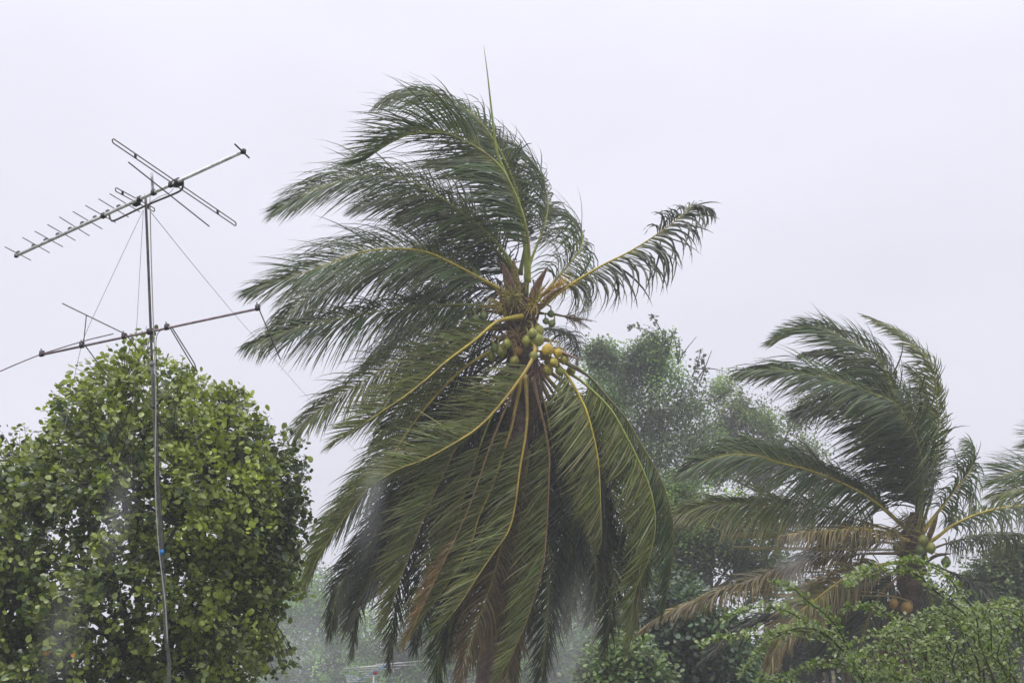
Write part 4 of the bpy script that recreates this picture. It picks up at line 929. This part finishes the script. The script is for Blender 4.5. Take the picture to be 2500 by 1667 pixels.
# ------------------------------------------------------------------ the arching shrub, near at the lower right
D7 = 10.0
s4 = 2.613
def k4(x, y): return (1600 + x / s4, 1133 + y / s4)
sb = np.array([P(2300, 1667, D7)[0], P(2300, 1667, D7)[1], 0.0])
shrub = thing("arching_shrub", "near shrub at the bottom right with long arching leafy stems", "bush", sb)
r7 = np.random.default_rng(70)
def stem(pts, dd, seed, dens=1.0, lf=0.035):
    r = np.random.default_rng(seed)
    ctrl = [P(u, v, D7 + z) for (u, v), z in zip(pts, dd)]
    q, arc = spline(ctrl, 26)
    sg = np.linspace(0, 1, 26)
    b = MB(); b.tube(q, np.linspace(0.003, 0.008, 26), 5, np.array([0.10, 0.10, 0.05])[None] * np.ones((26, 1)))
    o = b.build("stem", M_BARK, shrub, sb)
    n = int(arc / 0.0058 * dens)
    s = r.random(n)
    pos = np.stack([np.interp(s, sg, q[:, k]) for k in range(3)], 1) + r.normal(0, 0.010, (n, 3)) * (1 + 2.6 * s)[:, None]
    T = nrm(np.gradient(q, axis=0)); Ts = np.stack([np.interp(s, sg, T[:, k]) for k in range(3)], 1)
    d = nrm(r.normal(0, 0.75, (n, 3)) - 0.5 * Ts + np.array([-0.15, 0, 0.35]))
    hn = nrm(np.array([0, -0.3, 1.0]) + r.normal(0, 0.45, (n, 3)))
    L = lf * (0.55 + 0.7 * r.random(n))
    v, qd, t, kk = leaf_array(pos, d, hn, L, L * 0.36, r, True)
    y = r.random((n, 1))
    c = ((1 - y) * np.array([0.08, 0.115, 0.045]) + y * np.array([0.27, 0.32, 0.13]))
    f = MB(); f.add(v, qd, t, np.repeat(c, kk, 0))
    tag(f.build("foliage", M_SHRUB, o, sb), kind="stuff")
ARCH = [
 [(730, 750), (860, 780), (980, 880), (1100, 970), (1170, 1060), (1230, 1180), (1290, 1330), (1400, 1500)],
 [(410, 1000), (560, 935), (700, 910), (850, 940), (960, 1010), (1080, 1090), (1200, 1180), (1280, 1270), (1400, 1400)],
 [(280, 1170), (330, 1130), (480, 1100), (650, 1090), (800, 1070), (950, 1040), (1080, 1080), (1200, 1190)],
 [(540, 1340), (620, 1250), (680, 1170), (780, 1090), (900, 1060), (1060, 1080)],
 [(1180, 950), (1250, 905), (1380, 910), (1480, 960), (1600, 1040), (1700, 1110), (1800, 1250)],
 [(1270, 700), (1400, 680), (1560, 670), (1680, 710), (1780, 800), (1880, 880), (1980, 960), (2080, 1100)],
 [(1530, 630), (1640, 610), (1760, 650), (1870, 720), (1950, 830), (2030, 920), (2120, 1080)],
 [(830, 1370), (950, 1300), (1080, 1270), (1200, 1280), (1300, 1340), (1420, 1450)],
 [(1250, 1250), (1350, 1190), (1450, 1100), (1550, 1060), (1680, 1100), (1800, 1200)],
 [(640, 1400), (720, 1360), (860, 1400), (1000, 1480)],
 [(1230, 770), (1240, 740), (1290, 705), (1400, 690)],
 [(1360, 1360), (1450, 1340), (1560, 1370), (1700, 1450)],
]
for k, a in enumerate(ARCH):
    z = np.linspace(-0.5, 0.2, len(a)) + 0.25 * math.sin(k * 2.1)
    stem([k4(x, y) for x, y in a], z, 700 + k, 1.35)
for k in range(66):
    # the thick of the shrub, filling the corner
    x0 = r7.uniform(1480, 2650); topy = np.interp(x0, [1500, 1650, 1800, 2000, 2200, 2600], [1270, 1080, 1020, 975, 940, 905]) + r7.exponential(140) - 50
    lean = r7.uniform(-430, 60)
    sag = r7.uniform(-40, 130)
    a = [(x0 + lean, topy + sag), (x0 + lean * 0.5, topy - 5 + r7.normal(0, 15)), (x0, topy + 60), (x0 + 60 + r7.normal(0, 60), topy + 220), (x0 + 110 + r7.normal(0, 90), topy + 480)]
    dz = r7.uniform(-0.7, 1.8)
    stem([k4(x, y) for x, y in a], np.linspace(-0.25, 0.2, 5) + dz, 800 + k, r7.uniform(0.35, 0.85), 0.034)
b = MB()
for k in range(7):
    a = r7.uniform(0, 6.28); top = sb + np.array([0.9 * math.cos(a), 0.5 * math.sin(a) + 0.3, P(2300, 1640, D7)[2]])
    b.tube(spline([sb + 0.1 * np.array([math.cos(a), math.sin(a), 0]), (sb + top) / 2 + r7.normal(0, 0.15, 3), top], 10)[0], np.linspace(0.04, 0.014, 10), 6, (0.11, 0.09, 0.07))
b.build("trunk", M_BARK, shrub, sb)

# ------------------------------------------------------------------ rain haze in the air
hz = MB()
hz.box((0, 210, 13.5), (240, 0, 0), (0, 230, 0), (0, 0, 14.5))
HM = bpy.data.materials.new("rain_haze"); HM.use_nodes = True
t = HM.node_tree; t.nodes.clear()
out = t.nodes.new("ShaderNodeOutputMaterial"); pv = t.nodes.new("ShaderNodeVolumePrincipled")
pv.inputs["Color"].default_value = (0.93, 0.93, 0.98, 1); pv.inputs["Density"].default_value = 0.0021
pv.inputs["Anisotropy"].default_value = 0.2
t.links.new(pv.outputs[0], out.inputs["Volume"])
tag(hz.build("haze", HM, smooth=False), kind="stuff")

# soft volumes added to stand in for blurred raindrops and streaks
WM = bpy.data.materials.new("rain_smear_fog"); WM.use_nodes = True
t = WM.node_tree; t.nodes.clear()
out = t.nodes.new("ShaderNodeOutputMaterial"); pv = t.nodes.new("ShaderNodeVolumePrincipled")
tc = t.nodes.new("ShaderNodeTexCoord")
ln = t.nodes.new("ShaderNodeVectorMath"); ln.operation = 'LENGTH'
t.links.new(tc.outputs["Object"], ln.inputs[0])
mr = t.nodes.new("ShaderNodeMapRange"); mr.interpolation_type = 'SMOOTHSTEP'
mr.inputs["From Min"].default_value, mr.inputs["From Max"].default_value = 1.0, 0.05
mr.inputs["To Min"].default_value, mr.inputs["To Max"].default_value = 0.0, 0.42
t.links.new(ln.outputs["Value"], mr.inputs["Value"])
nm = t.nodes.new("ShaderNodeTexNoise"); nm.inputs["Scale"].default_value = 1.6; nm.inputs["Detail"].default_value = 2.0
t.links.new(tc.outputs["Object"], nm.inputs["Vector"])
mm = t.nodes.new("ShaderNodeMath"); mm.operation = 'MULTIPLY'
t.links.new(mr.outputs[0], mm.inputs[0]); t.links.new(nm.outputs["Fac"], mm.inputs[1])
t.links.new(mm.outputs[0], pv.inputs["Density"])
pv.inputs["Color"].default_value = (0.95, 0.95, 0.98, 1)
t.links.new(pv.outputs[0], out.inputs["Volume"])
b = MB(); b.lathe((0, 0, 0), (0, 0, 1), [(-1.02, 0.001), (-0.9, 0.46), (-0.7, 0.74), (-0.35, 0.97), (0, 1.05), (0.35, 0.97), (0.7, 0.74), (0.9, 0.46), (1.02, 0.001)], 16)
wm = b.mesh("rain_smear", WM)
for u, v, d, rx, ry, rz in [(1400, 1570, 19.5, .42, .5, 1.4), (1935, 1390, 20, .32, .6, 1.1), (290, 1250, 14.5, .2, .5, .75), (150, 1550, 14.5, .3, .5, .8), (905, 1230, 20, .3, .6, 1.1), (740, 1580, 24, .6, .6, 1.0)]:
    o = bpy.data.objects.new("rain_smear", wm); COL.objects.link(o)
    o.location = tuple(P(u, v, d)); o.scale = (rx, ry, rz); o.rotation_euler = (0, math.radians(6), 0)
    tag(o, kind="stuff")
